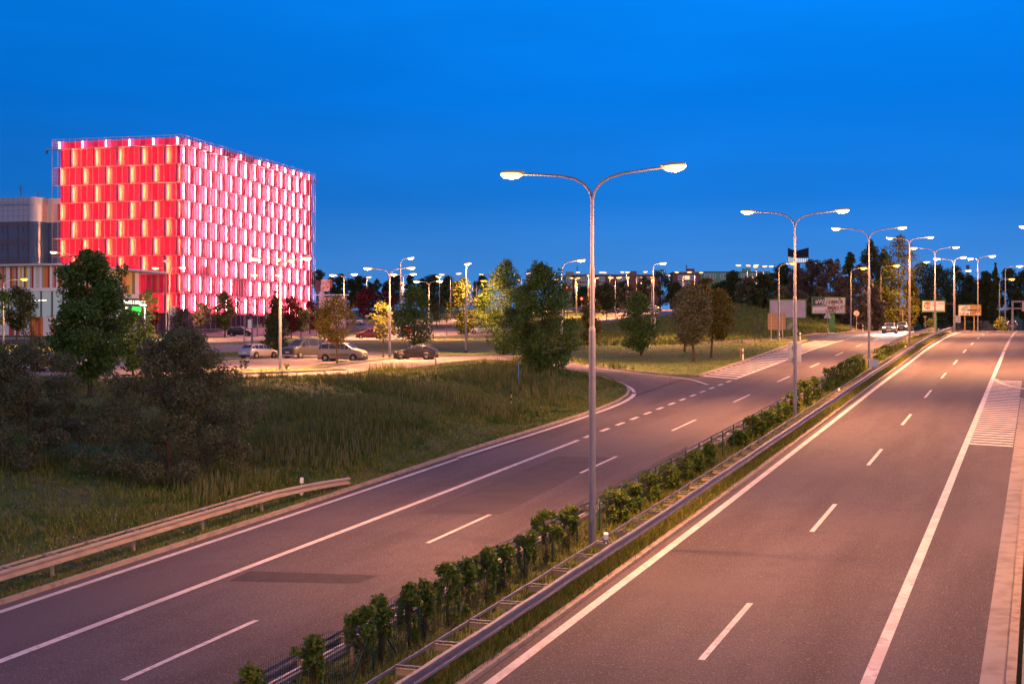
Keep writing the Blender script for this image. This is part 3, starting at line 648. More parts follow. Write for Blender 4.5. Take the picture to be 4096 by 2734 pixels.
def glass_building():
    o = P(150, 1345, 262); o.z = CZ + 1.2
    b = thing('office_building', 'pale panelled office block with rounded corner and blue glass bands', 'building', o)
    Z = lambda v: -(v - 1367) / F * 262 + CZ - o.z
    r = 1.9; pts = [BX * 34, BX * r]
    for i in range(1, 9):
        t = math.pi / 2 * i / 8; pts.append(BX * (r - r * math.sin(t)) + AX * (r - r * math.cos(t)))
    pts += [AX * 3.4, AX * 3.4 - BX * 1.5, AX * 3.4 - BX * 5.0, AX * 16 - BX * 5.0, AX * 16 + BX * 34]
    M_pan = mat('metal_panel', (.27, .32, .47), .45, .05)
    M_bg = mat('blue_glass', (.02, .055, .16), .12, spec=.35)
    def wall(name, z0, z1, m, out=0):
        mb = MB()
        for a, c in zip(pts, pts[1:] + pts[:1]):
            mb.poly([a + UP * z0, a + UP * z1, c + UP * z1, c + UP * z0][::-1], m)
        mb.poly([p + UP * z1 for p in pts][::-1], m); return mb.make(name, b)
    zt, zc = Z(786), Z(884)
    wall('cladding', zc, zt, M_pan)
    wall('glazing', -1.5, zc - .003, M_bg)
    mb = MB()
    for z in (Z(815) + .4, Z(839), Z(862)): mb.box(BX * (17 + r / 2) + UP * z - AX * .004, (34 - r, .02, .04), M_mull, ax=(BX, -AX, UP))
    for i in range(30): mb.box(BX * (r + i * 1.075) - AX * .006 + UP * ((zt + zc) / 2), (.035, .02, zt - zc - .02), M_mull, ax=(BX, -AX, UP))
    mb.make('panel_joint', b)
    mb = MB()
    for i in range(16): mb.box(BX * (r + i * 2.15) - AX * .02 + UP * (zc / 2 - .7), (.07, .08, zc + 1.2), M_mull, ax=(BX, -AX, UP))
    for k in range(6):
        z = zc - .9 - 3.35 * k; mb.box(BX * (17 + r / 2) - AX * .015 + UP * (z + .45), (34 - r, .06, .9), mat('blue_spandrel', (.035, .03, .085), .3), ax=(BX, -AX, UP))
        for i in range(0, 16, 2):
            c = BX * (r + i * 2.15 + .6) - AX * .03 + UP * (z - .55)
            for dx, dz, w, h in ((0, .5, 1.1, .07), (0, -.5, 1.1, .07), (.52, 0, .07, 1.0), (-.52, 0, .07, 1.0)): mb.box(c + BX * dx + UP * dz, (w, .05, h), M_mull, ax=(BX, -AX, UP))
    mb.make('window_frame', b)
    mb = MB(); z = Z(815); mb.tube([BX * 34 - AX * .45 + UP * z, BX * 2 - AX * .45 + UP * z, BX * .6 - AX * .1 + UP * z, -BX * .4 + AX * 1 + UP * z], .09, M_pan, 6)
    for i in range(9): mb.box(BX * (2.3 + i * 4.3) - AX * .22 + UP * (z - .1), (.06, .45, .06), M_mull, ax=(BX, -AX, UP))
    mb.make('roof_rail', b)
    mb = MB()
    for i in range(2):
        for k in range(3): mb.box(AX * (1.95) - BX * .012 + AX * (i * .8 - .0) + UP * (zc + .75 + k * 1.05), (.7, .03, .9), mat('vent_panel', (.30, .20, .24), .5), ax=(AX, BX, UP))
    mb.make('vent_grille', b)
    for (u, v0, v1, lab, sd) in ((83, 740, 788, 'small bare tree on the pale office roof, the taller one further left', 3), (150, 765, 788, 'small bare tree on the pale office roof, nearer the red building', 5)):
        d = 266; p = P(u, 788, d); h = (v1 - v0) / F * d; t = MB(); r_ = random.Random(sd)
        t.tube([(0, 0, -.2), (0, 0, h)], [.07, .02], M_bark, 5)
        for i in range(9):
            z = h * (.3 + .07 * i); a = i * 2.4; l = h * (.38 - .03 * i); t.tube([(0, 0, z), (math.cos(a) * l * .5, math.sin(a) * l * .5, z + l * .5), (math.cos(a) * l * .7, math.sin(a) * l * .7, z + l * 1.1)], [.035, .025, .012], M_bark, 4)
        tr = t.make('bare_tree', loc=p); tag(tr, lab, 'tree')
glass_building()
SC = {'w': (.70, .70, .72), 'l': (.50, .50, .54), 'g': (.33, .33, .36), 'r': (.50, .045, .03), 'd': (.26, .025, .02), 'o': (.62, .19, .035), 'y': (.62, .42, .05), 'b': (.20, .09, .05)}
SM = {k: mat('panel_' + n, SC[k], .5) for k, n in zip('wlgrdoyb', ('white', 'light_grey', 'grey', 'red', 'dark_red', 'orange', 'yellow', 'brown'))}
def shop():
    o = P(258, 1341, 200); o.z = CZ + .75
    b = thing('shop_building', 'shop with striped orange, red and white panels and an overhanging roof', 'building', o)
    Z = lambda v: -(v - 1367) / F * 200 + CZ - o.z
    z_t, z_m, z_l, z_g, z_p = Z(1064), Z(1150), Z(1163), Z(1266), Z(1341)
    seq = [(35, 'l'), (40, 'o'), (30, 'r'), (35, 'w'), (35, 'r'), (35, 'g'), (45, 'w'), (36, 'd'), (72, 'o'), (34, 'g'), (38, 'w'), (70, 'l'), (37, 'w'), (35, 'd'), (35, 'g'), (36, 'w'), (35, 'y'), (35, 'b'), (34, 'w'), (35, 'y'), (38, 'w'), (33, 'd'), (35, 'g'), (40, 'o'), (32, 'd'), (70, 'w'), (35, 'g'), (35, 'r'), (30, 'g'), (20, 'o')]
    mb = MB(); w = 0; mbl = MB(); i = 0
    while w < 34:
        px_, c = seq[i % len(seq)]; i += 1; ww = px_ / 35 * .314
        mb.box(BX * (w + ww / 2) + UP * ((z_t + z_m) / 2) - AX * .05, (ww, .1, z_t - z_m), SM[c], ax=(BX, -AX, UP))
        w += ww
    w = 0; i = 3
    while w < 34:
        px_, c = seq[(i * 7) % len(seq)]; i += 1; ww = px_ / 35 * .42
        c = {'l': 'w', 'g': 'w', 'y': 'o', 'b': 'o', 'd': 'r'}.get(c, c)
        mbl.box(BX * (w + ww / 2) + UP * ((z_g + z_p) / 2 - .1) - AX * .05, (ww - .015, .1, z_g - z_p + .2), SM[c], ax=(BX, -AX, UP)); w += ww
    seq2 = [(26, 'w'), (20, 'r'), (30, 'o'), (26, 'g'), (30, 'w'), (22, 'y'), (27, 'w'), (30, 'o'), (26, 'l'), (27, 'y'), (50, 'l'), (20, 'w'), (52, 'g'), (22, 'w'), (38, 'l'), (17, 'y'), (18, 'w'), (37, 'g'), (50, 'o'), (55, 'y'), (30, 'b'), (40, 'w')]
    tot = sum(a for a, _ in seq2); w = 0; LRs = 20.5
    for a, c in seq2:
        ww = a / tot * LRs; mb.box(AX * (w + ww / 2) + UP * ((z_t + Z(1158)) / 2) + BX * (-.05), (ww, .1, z_t - Z(1158)), SM[c], ax=(AX, BX, UP)); w += ww
    mb.make('striped_panel', b); mbl.make('lower_panel', b)
    mb = MB(); mb.box(BX * 17.2 + AX * 10.3 + UP * ((z_t - 1.5) / 2 + .0), (33.5, 20, z_t + 1.4), mat('shop_wall', (.42, .42, .45), .7), ax=(BX, AX, UP)); mb.make('wall', b)
    mb = MB(); mb.box(BX * 17 + UP * ((z_m + z_l) / 2) - AX * .12, (34, .3, z_m - z_l), SM['w'], ax=(BX, -AX, UP)); mb.box(AX * 10.2 - BX * .08 + UP * (Z(1158) - .35), (20.4, .16, .6), SM['w'], ax=(AX, BX, UP)); mb.make('ledge', b)
    gl = mat('shop_glass', (.25, .29, .30), .12, emit=((.55, .72, .80), .16)); mb = MB(); mb.box(BX * 17 + UP * ((z_l + z_g) / 2) + AX * .1, (34, .1, z_l - z_g), gl, ax=(BX, -AX, UP))
    mb.box(AX * 10.2 + UP * (z_l / 2 - .3) + BX * .02, (20.2, .1, z_l - .6), gl, ax=(AX, BX, UP))
    for i in range(4): mb.box(BX * (4 + i * 7.6) + AX * .04 + UP * (z_l - 1.3), (2.2, .06, .12), mat('shop_striplight', (.9, .9, .8), .4, emit=((1, .85, .55), 2.2)), ax=(BX, -AX, UP))
    mb.make('shop_window', b)
    mb = MB()
    for i in range(20): mb.box(BX * (.2 + i * 1.75) - AX * .04 + UP * ((z_l + z_g) / 2), (.14, .18, z_l - z_g), M_mull, ax=(BX, -AX, UP))
    for i in range(10): mb.box(AX * (.3 + i * 2.2) - BX * .1 + UP * (z_l / 2 - .3), (.12, .16, z_l - .6), M_mull, ax=(AX, BX, UP))
    mb.make('window_post', b)
    # thin overhanging roof, rounded at the corner, pointed at the far end
    pl = [BX * 34 - AX * 1.2, BX * 2.2 - AX * 1.2, BX * .4 - AX * .9, -BX * .9 + AX * .2, -BX * 1.5 + AX * 3, -BX * 2.4 + AX * 12, -BX * 3.4 + AX * 23.5, -BX * .2 + AX * 22, BX * 34 + AX * 22]
    zz = [0, 0, 0, 0, -.02, -.06, -.1, -.05, 0]; mb = MB(); rf = mat('roof_edge', (.40, .42, .50), .5); n = len(pl)
    tpz = [p + UP * (z_t + .36 + q) for p, q in zip(pl, zz)]; bt = [p + UP * (z_t + .06 + q) for p, q in zip(pl, zz)]
    mb.poly(tpz[::-1], rf); mb.poly(bt, rf)
    for i in range(n): j = (i + 1) % n; mb.poly([tpz[i], tpz[j], bt[j], bt[i]], rf)
    mb.make('roof', b)
    sg = MB(); c = AX * 17.6 - BX * .75 + UP * (Z(1192) - .15); sg.box(c, (6.4, .5, 1.25), mat('sign_black', (.008, .008, .009), .35), ax=(AX, BX, UP)); so = sg.make('shop_sign', b)
    ml = mat('sign_letters', (.85, .95, .8), .4, emit=((.82, 1.0, .75), 2.6))
    text('lettering', 'MARKS & SPENCER', .78, ml, so, c - BX * .27, (R(90), 0, math.atan2(AX.y, AX.x)), 'CENTER', 1.0)
    gsn = MB(); gsn.box(AX * 19.2 - BX * .35 + UP * (Z(1225) - .2), (2.8, .2, 1.2), mat('green_sign', (.02, .5, .06), .4, emit=((.02, 1.0, .10), 1.5)), ax=(AX, BX, UP)); gsn.make('green_panel', b)
    wl = MB(); r_ = random.Random(2)
    for i in range(10): wl.box(AX * (9 + i * 1.1) - BX * (.1) + UP * (z_l - 1.2 - .8 * (i % 3)), (.35, .1, .2), mat('shop_lamp', (.9, .8, .6), .4, emit=((1, .62, .26), 7)), ax=(AX, BX, UP))
    wl.make('entrance_lamp', b)
    ac = thing('air_conditioner', 'white air conditioning unit on the striped shop roof', 'air conditioner', o + AX * 9.5 + BX * .8 + UP * (z_t + .36))
    mb = MB(); mb.box((0, 0, .62), (1.35, .55, 1.0), M_white, math.atan2(AX.y, AX.x)); mb.box((0, 0, .07), (1.1, .4, .14), M_black, math.atan2(AX.y, AX.x)); mb.make('casing', ac)
    mb = MB(); c = -BX * 0; mb.lathe([(.36, -.30), (.36, -.27)], M_black, 16, (.25 * AX.x - .28 * 0, -.06, .62), 'y'); mb.make('fan', ac)
shop()
def apartments():
    def block(name, lab, u0, u1, vt, d, m, wins, dep=12, vb=1240):
        a, c = P(u0, vt, d), P(u1, vt, d); o = Vector(((a.x + c.x) / 2, d, g1((a.x + c.x) / 2, d) - 2)); b = thing(name, lab, 'building', o)
        L = c.x - a.x; h = a.z - o.z; mb = MB(); mb.box((0, dep / 2, h / 2), (L, dep, h), m); mb.make('wall', b)
        mb = MB(); mb.box((0, dep / 2, h + .2), (L + .4, dep + .4, .4), mat('flat_roof', (.22, .20, .21), .8)); mb.box((L * .2, dep / 2, h + 1.1), (3, 3, 1.6), m); mb.make('roof', b)
        fr = MB(); w, hh = 2.1, 1.7
        for dx, dz, ww, h2 in ((0, hh / 2, w, .16), (0, -hh / 2, w, .16), (w / 2, 0, .16, hh), (-w / 2, 0, .16, hh), (0, 0, .12, hh)): fr.box((dx, -.06, dz), (ww, .12, h2), M_white)
        pn = MB(); pn.box((0, -.01, 0), (w, .06, hh), M_wing); pl = MB(); pl.box((0, -.01, 0), (w, .06, hh), M_winl); f0 = None
        for u, v, lit in wins:
            lc = P(u, v, d) - o; lc.y = -.02
            if f0 is None: f0 = fr.make('window', b, loc=lc); p0 = (pl if lit else pn).make('pane', f0); f = f0
            else:
                f = part_copy(f0, b, lc)
                p = (pl if lit else pn).make('pane', f)
        return b
    global M_wing, M_winl
    M_wing = mat('window_glass', (.10, .20, .34), .1, spec=.8); M_winl = mat('window_lit', (.6, .5, .3), .4, emit=((1, .72, .38), 1.0))
    mb_ = mat('brown_render', (.27, .105, .085), .85, nz=(.3, (.22, .085, .07), .4, .7)); gr_ = mat('green_render', (.19, .42, .25), .85); be_ = mat('beige_render', (.36, .33, .20), .85)
    block('apartment_block', 'long red-brown apartment block behind the far lamp rows', 2291, 2640, 1101, 560, mb_, [(u, v, False) for v in (1116, 1142) for u in (2310, 2336, 2408, 2480, 2500, 2560, 2590)])
    block('apartment_block', 'narrow beige apartment block end beside the long red-brown block', 2262, 2290, 1103, 558, be_, [(2276, v, False) for v in (1118, 1142)])
    block('apartment_block', 'short plum-brown apartment block with a white-framed lit window', 2692, 2802, 1091, 560, mb_, [(2723, 1110, False), (2748, 1110, True), (2772, 1110, False), (2724, 1136, False), (2748, 1136, False)])
    block('apartment_block', 'green apartment block rising above the dark trees', 2803, 3078, 1089, 575, gr_, [(u, 1105, False) for u in (2828, 2852, 2893, 2925, 2975, 3010)])
    for i, (u, v0, lab) in enumerate(((2309, 1064, 'thin rooftop aerial above the beige block end'), (2746, 1058, 'thin rooftop aerial on the short plum-brown block'))):
        p = P(u, 1101 - 10 * i, 563); h = (1101 - 10 * i - v0) / F * 563; t = MB(); t.tube([(0, 0, -.3), (0, 0, h)], .12, M_mull, 5)
        for k in range(3): t.box((0, 0, h * (.55 + .18 * k)), (1.4 - .3 * k, .1, .1), M_mull)
        tag(t.make('aerial', loc=p), lab, 'aerial')
apartments()
def rooftop_sign():
    d = 640; o = on(3192, d); t = thing('rotating_sign', 'tall V-shaped dark lattice sign with white lit foot above the trees', 'sign', o)
    a, b_, c = P(3152, 992, d) - o, P(3180, 1004, d + 4) - o, P(3234, 990, d - 2) - o; z0 = P(3152, 1050, d).z - o.z
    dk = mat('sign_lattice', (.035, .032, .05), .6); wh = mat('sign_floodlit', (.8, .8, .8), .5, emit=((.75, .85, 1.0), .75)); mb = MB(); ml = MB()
    for p, q in ((a, b_), (b_, c)):
        n = 7
        for i in range(n + 1):
            s = p.lerp(q, i / n); mb.box((s.x, s.y, (s.z + z0) / 2), (.18, .2, s.z - z0), dk)
        for k in range(6):
            z = z0 + (p.z - z0) * (.45 + .11 * k); mb.tube([(p.x, p.y, z), (q.x, q.y, min(z, q.z))], .1, dk, 4)
        zz = z0 + (p.z - z0) * .42
        mb.poly([(p.x, p.y + .2, zz), (p.x, p.y + .2, p.z), (q.x, q.y + .2, q.z), (q.x, q.y + .2, zz)], dk); mb.poly([(p.x, p.y + .35, zz), (q.x, q.y + .35, zz), (q.x, q.y + .35, q.z), (p.x, p.y + .35, p.z)], dk)
        e = .42
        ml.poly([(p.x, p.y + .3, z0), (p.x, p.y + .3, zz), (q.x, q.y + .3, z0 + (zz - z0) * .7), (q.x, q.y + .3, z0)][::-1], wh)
    mb.make('lattice', t); ml.make('lit_panel', t)
    mb = MB(); mb.box((0, 0, z0 / 2), (1.6, 1.6, z0), dk); mb.box((.5, 0, z0 - .2), (11, 2, .4), dk); mb.make('mast', t)
    mb = MB()
    for i in (-5, -1.5, 8, 10): mb.box((i, -1, z0 - .6), (.7, .3, .5), mat('flood_lamp', (.9, .9, .9), .4, emit=((.85, .92, 1), 9)))
    mb.make('floodlight', t)
rooftop_sign()
def chimney():
    d = 720; o = on(3871, d); h = P(3871, 1060, d).z - o.z; r = 6.5 * d / F; mb = MB(); m = mat('chimney_concrete', (.17, .17, .24), .8, nz=(.2, (.13, .13, .19), .4, .6))
    mb.lathe([(r * 1.15, 0), (r, h * .6), (r * .92, h * .97), (r * 1.08, h * .972), (r * 1.08, h), (r * .9, h), (r * .88, h - .5)], m, 18)
    tag(mb.make('chimney', loc=o, smooth=False), 'tall round factory chimney standing behind the far woods', 'chimney')
chimney()
# pink lit container, wall and hoarding beside the red building
def container():
    d = 268; p = on(1326, d); w = 100 * d / F; z1 = P(0, 1191, d).z - p.z; t = thing('storage_container', 'ribbed grey container box lit pink beside the red building', 'container', p)
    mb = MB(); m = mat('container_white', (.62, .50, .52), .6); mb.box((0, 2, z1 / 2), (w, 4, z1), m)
    for i in range(16): mb.box((0, -.03, .2 + z1 * i / 16), (w, .08, .10), m)
    mb.make('body', t); mb = MB(); mb.box((0, 2, z1 + .1), (w + .2, 4.2, .16), M_frame); mb.make('roof', t)
    d = 300; p = on(1298, d); t = thing('poster_hoarding', 'square roadside poster board with brown pictures beside the red building', 'billboard', p)
    zc = P(1300, 1141, d).z - p.z; mb = MB(); mb.box((.2, 0, zc), (34 * d / F, .3, 48 * d / F), mat('poster_pale', (.60, .52, .46), .6, nz=(2.2, (.34, .20, .10), .5, .62))); mb.make('poster', t)
    mb = MB(); mb.box((1.4, -.17, zc + .4), (.55, .05, 1.9), mat('poster_brown', (.22, .09, .05), .6)); mb.make('picture_strip', t)
    mb = MB(); mb.tube([(-.5, .3, -.5), (-.5, .3, zc)], .45, M_signback, 8); mb.box((1.4, -.1, zc - 48 * d / F / 2 - .75), (7.5, .9, .25), M_signback); mb.make('stand', t)
    mb = MB(); mb.box((0, 0, 0), (22 * d / F, .2, 45 * d / F), mat('hoarding_dark', (.10, .06, .09), .7)); 
    for i in range(5): mb.box((-.5 + .25 * i, -.13, 0), (.05, .06, 45 * d / F), M_mull)
    mb.tube([(0, .2, -9), (0, .2, 0)], .2, M_mull, 6); tag(mb.make('hoarding_back', loc=P(1271, 1144, d)), 'dark back of a hoarding between the red building and the poster board', 'hoarding')
container()
# low wall beyond the crest
w0, w1 = on(3630, 345), on(4010, 330)
mb = MB(); n = 30
for i in range(n):
    a, b_ = w0.lerp(w1, i / n), w0.lerp(w1, (i + 1) / n); za = P(0, 1279 + 5 * i / n, 340).z; c = (a + b_) / 2; c.z = (za + min(a.z, b_.z) - 1) / 2
    mb.box(c, ((b_ - a).length - .08, .3, za - min(a.z, b_.z) + 1), M_conc, math.atan2(b_.y - a.y, b_.x - a.x))
tag(mb.make('retaining_wall'), 'low grey concrete wall beyond the crest of the road', 'wall')
# ---------------------------------------------------------------- street lamps
ARC = [(0, 0), (.03, .30), (.10, .55), (.22, .74), (.40, .86), (.70, .94), (1, 1)]
def lamp(label, u, vj, vb, d, heads, group, col='w', power=1.0, steps=True, light=True, m=None, name='street_lamp', rr=1.0, dish=False, ground=None):
    """u, vj: pole and fork in the photo; vb: foot (None: the ground below); heads: photo positions of the lamp heads, optional own depth"""
    b = on(u, d); b.z = P(u, vb, d).z if vb else g1(b.x, d)
    if ground: b.z = g1(b.x, d)
    j = P(u, vj, d).z - b.z; m = m or M_pole
    t = thing(name, label, 'street lamp', b, 0, group)
    mb = MB(); k = rr
    if steps:
        mb.lathe([(.115 * k, -.4), (.105 * k, j * .62), (.10 * k, j * .625), (.078 * k, j * .635), (.074 * k, j * .80), (.056 * k, j * .815), (.052 * k, j)], m, 12)
        mb.box((.0, -.11 * k, j * .09), (.13, .03, .5), m)
    else: mb.lathe([(.085 * k, -.4), (.055 * k, j)], m, 8)
    mb.make('pole', t, smooth=False)
    ls = min(2.0, max(1.2, d / 130))  # lens enlarged, more with distance, to stand for the bloom around lamps
    lm = {'w': M_lens, 'o': M_lenso, 'x': M_lensw}.get(col)
    for h in heads:
        hd = h[2] if len(h) > 2 else d; q = P(h[0], h[1], hd) - b
        dx, dy, dz = q.x, q.y, q.z - j; a = MB(); hl = math.hypot(dx, dy)
        if hl < .12: dx, dy, hl = 0, -.6, .6; q.y = -.6
        pts = [(dx * f, dy * f, j + dz * g) for f, g in ARC]; a.tube(pts, [.045 * k] * 4 + [.04 * k] * 3, m, 7)
        ao = a.make('arm', t)
        dr = Vector((dx, dy, dz * .12)).normalized(); sd = Vector((-dr.y, dr.x, 0)).normalized(); up = dr.cross(sd)
        if up.z < 0: up = -up
        # housing: a flattened shell, with the glowing bowl under it
        hs = MB(); n = 10; vs = []; prof = [(-.42, .05, .04), (-.36, .10, .07), (-.05, .15, .11), (.30, .14, .09), (.40, .06, .04)]
        for x, w, hh in prof:
            for i in range(n):
                tt = math.pi * i / (n - 1); vs.append(q + dr * x + sd * (math.cos(tt) * w) + up * (math.sin(tt) * hh + .03))
        fs = [(i * n + e, i * n + e + 1, (i + 1) * n + e + 1, (i + 1) * n + e) for i in range(len(prof) - 1) for e in range(n - 1)]
        fs += [tuple(range(n)), tuple(reversed(range((len(prof) - 1) * n, len(prof) * n)))]
        hs.add(vs, fs, M_house); hs.make('lamp_head', ao)
        if lm:
            ln = MB(); vs = []; s_ = ls; prof = [(-.30, .03, .03), (-.22, .11, .10), (.02, .14, .16), (.24, .11, .11), (.33, .03, .03)]
            for x, w, hh in prof:
                for i in range(n): tt = 2 * math.pi * i / n; vs.append(q + dr * (x * s_ + .02) + sd * (math.cos(tt) * w * s_) + up * (min(math.sin(tt), .25) * hh * s_ - .01))
            fs = [(i * n + e, i * n + (e + 1) % n, (i + 1) * n + (e + 1) % n, (i + 1) * n + e) for i in range(len(prof) - 1) for e in range(n)]
            ln.add(vs, fs, lm); ln.make('lens', ao)
            if light:
                L = bpy.data.lights.new('lamp_light', 'SPOT'); L.energy = LAMP_W * power; L.color = {'w': SOD, 'o': ORG, 'x': (1, .95, .8)}[col]; L.spot_size = R(146); L.spot_blend = .75; L.shadow_soft_size = .2
                link('lamp_light', L, t, q - up * .35)
                if d < 300:            # light spilling sideways from the glowing bowl
                    L2 = bpy.data.lights.new('lamp_spill', 'POINT'); L2.energy = L.energy * .16; L2.color = L.color; L2.shadow_soft_size = .3; link('lamp_spill', L2, t, q + dr * .5 - UP * 1.1)
    if dish:
        mb = MB(); mb.lathe([(.05, j), (.10, j + .35), (.52, j + .5), (.55, j + .56), (.30, j + .68), (.02, j + .72)], M_white, 14); mb.make('lamp_shade', t)
    return t
MED = 'twin-arm lamp posts along the median'
lamp('nearest and tallest twin-arm lamp post, rising from the median', 2369, 800, None, 45.3, [(2050, 695, 46.3), (2693, 665, 44.3)], MED, power=.55, ground=1)
p2 = lamp('second twin-arm lamp post on the median, carrying a pale sign plate', 3180, 908, None, 82.8, [(2993, 846, 83.8), (3368, 841, 81.8)], MED, power=.8, ground=1)
lamp('third twin-arm lamp post on the median, beside the white cabinet', 3476, 960, None, 120.8, [(3346, 913, 121.8), (3607, 909, 119.8)], MED, power=1, ground=1)
lamp('fourth median twin-arm lamp post, rust-banded, standing in bare grass', 3638, 972, None, 155.6, [(3560, 951, 156.5), (3720, 948, 154.7)], MED, power=1.3, m=M_rpole, ground=1)
lamp('fifth median twin-arm lamp post, rusty at the foot, right of the big poplar', 3740, 1016, None, 193, [(3658, 991, 194), (3822, 988, 192)], MED, power=1.6, m=M_rpole, ground=1)
lamp('sixth median twin-arm lamp post, at the crest in front of the chimney side', 3816, 1058, None, 230, [(3749, 1034, 231), (3851, 1028, 229)], MED, power=1.6, m=M_rpole, ground=1)
lamp('last rusty twin-arm lamp post on the crest, right of the orange billboard', 3911, 1045, None, 262, [(3884, 1033, 263), (3968, 1023, 261)], MED, power=1.8, m=M_rpole, ground=1)
RS = 'single-arm lamp posts beside the highway'
lamp('orange single-arm lamp post in front of the blank billboard', 3115, 1078, 1350, 167, [(3170, 1052)], RS, 'o', .7)
lamp('orange single-arm lamp post right of the torn-poster billboard', 3403, 1092, 1327, 224, [(3452, 1071)], RS, 'o', 1.4)
lamp('orange single-arm lamp post in front of the big poplar, with a grey sign plate', 3523, 1082, 1310, 260, [(3585, 1061)], RS, 'o', 1.4)
lamp('thin lamp post between the poplar and the billboards at the crest', 3651, 1070, None, 285, [(3705, 1047)], RS, 'w', .8, ground=1)
lamp('single-arm lamp post at the crest below the chimney', 3820, 1096, None, 290, [(3871, 1081)], RS, 'w', .8, ground=1)
lamp('tall single-arm lamp post right of the conifer', 4021, 1082, 1273, 255, [(4077, 1063)], RS, 'w', 1)
lamp('orange single-arm lamp post under the tall right-hand lamp', 3998, 1128, 1272, 285, [(4046, 1115)], RS, 'o', .8)
lamp('tall lamp post cut by the right edge of the picture', 4190, 930, None, 120, [(4096, 905)], RS, 'w', 1.6, ground=1)
lamp('lamp post on the right verge outside the picture edge', 4700, 520, None, 62, [(4330, 470)], RS, 'w', 1.1, ground=1)
lamp('lamp post on the right verge close to the footbridge', 6600, -300, None, 34, [(5600, -380)], RS, 'w', .85, ground=1)
lamp('big single-arm lamp post at the bend of the slip road', 2246, 1090, 1460, 124, [(2322, 1040)], RS, 'w', 1)
lamp('tall single-arm lamp post with a sign, between the lone tree and the tree trio', 2612, 1075, 1380, 176, [(2650, 1052)], RS, 'w', 1.1)
def _px(s, t_, z): x, y = xy(s, t_); return (2048 + x / y * F, 1367 - (float(zr(6.)) + z) / y * F, y)
_f = _px(6., 0, 11.0); lamp('median twin-arm lamp post nearest the footbridge, outside the picture', _f[0], _f[1], None, _f[2], [_px(6., -2.65, 12), _px(6., 2.65, 12)], MED, power=.62, ground=1)
PK = 'car park lamp posts'
lamp('four-headed car park lamp post on the kerbed island', 1121, 1077, 1481, 106, [(1021, 1034), (1223, 1032), (1115, 1036, 109), (1165, 1040, 103.5)], PK, 'w', .6)
lamp('twin-arm car park lamp post between the pale van-like car and the dark hatchback', 1559, 1104, 1431, 130, [(1473, 1072), (1643, 1070)], PK, 'w', .95)
lamp('twin-arm car park lamp post behind the round tree, right of the poster board', 1376, 1115, 1345, 205, [(1333, 1099), (1416, 1096)], PK, 'w', .95)
lamp('twin-arm lamp post in front of the red facade, nearest its corner', 678, 1092, 1357, 190, [(623, 1071), (728, 1069)], PK, 'w', .6)
lamp('unlit dish-topped lamp post in front of the red facade', 665, 1060, 1345, 198, [], PK, None, dish=True, steps=False)
lamp('faint twin-arm lamp post before the glowing pink facade, left of the four-headed lamp', 1065, 1118, 1345, 232, [(1019, 1099), (1113, 1099)], PK, 'w', .5, steps=False)
lamp('small unlit single-arm lamp post before the pink facade, left one', 977, 1215, 1376, 165, [(962, 1208)], PK, None, steps=False)
lamp('small unlit single-arm lamp post before the pink facade, right one', 1030, 1224, 1345, 205, [(1012, 1218)], PK, None, steps=False)
lamp('short unlit single-arm lamp post beside the pink container', 1396, 1206, 1290, 270, [(1378, 1200)], PK, None, steps=False)
lamp('orange lamp post by the left edge of the picture', 13, 1142, 1381, 165, [(94, 1115)], PK, 'o', .9)
lamp('lamp post behind the maple with its arm over the striped shop roof', 332, 1075, 1430, 152, [(216, 1008)], PK, 'w', .95)
lamp('white floodlight post by the shop entrance', 580, 1230, 1370, 190, [(573, 1217)], PK, 'x', .45, steps=False)
lamp('tall single-arm lamp post rising behind the twin-arm car park lamp', 1602, 1060, 1340, 230, [(1642, 1031)], PK, 'w', .95)
lamp('twin-arm lamp post behind the car park, left of the maple crown', 1614, 1112, 1335, 245, [(1577, 1097), (1651, 1095)], PK, 'w', .95)
lamp('small orange lamp between the poplars left of the maple crown', 1609, 1134, 1300, 300, [(1609, 1130)], PK, 'o', .7, steps=False)
lamp('twin-arm lamp post standing right of the maple behind the dark hatchback', 1716, 1142, 1349, 205, [(1668, 1125), (1757, 1123)], PK, 'w', .95)
lamp('single lamp seen from its end, left of the slim twin-arm post', 1758, 1112, 1290, 300, [(1755, 1106)], PK, 'w', .7, steps=False)
lamp('twin-arm lamp post behind the young staked tree', 1802, 1112, 1279, 325, [(1768, 1097), (1834, 1093)], PK, 'w', .95)
lamp('tall lamp post seen end-on behind the leafy young tree', 1864, 1062, 1386, 150, [(1869, 1054)], PK, 'w', .95)
lamp('single-arm lamp post on far street left of the big tree pair, seen through leaves', 1905, 1128, 1270, 320, [(1932, 1122)], PK, 'o', .7, steps=False)
lamp('slim lamp post with a lone white head before the wooded hill', 1467, 1116, 1280, 330, [(1474, 1108)], PK, 'w', .8, steps=False)
FR = 'far twin-arm lamps along the hill street'
def far(label, u, vj, d, heads, col='w', pw=1.6, vb=None): lamp(label, u, vj, vb, d, heads, FR, col, pw, steps=False, ground=None if vb else 1)
far('far lamp pair just left of the big tree pair', 1957, 1110, 410, [(1926, 1097), (1988, 1095)])
far('lower far lamp pair seen through the first big tree', 1966, 1134, 370, [(1940, 1123), (1993, 1119)], 'o')
far('far lamp pair between the two big tree tops', 2085, 1108, 420, [(2057, 1097), (2113, 1093)])
far('lower far lamp pair between the two big trees', 2095, 1130, 380, [(2072, 1118), (2119, 1116)], 'o')
far('far lamp pair behind the crown of the second big tree', 2186, 1108, 430, [(2159, 1095), (2214, 1094)])
far('lower far lamp pair behind the second big tree crown', 2203, 1130, 390, [(2184, 1119), (2223, 1118)], 'o')
far('far lamp pair beside the beige block end, cut by the nearest pole', 2358, 1100, 430, [(2313, 1088), (2404, 1088)])
far('tiny lamp pair before the beige block end', 2300, 1120, 470, [(2287, 1111), (2313, 1111)])
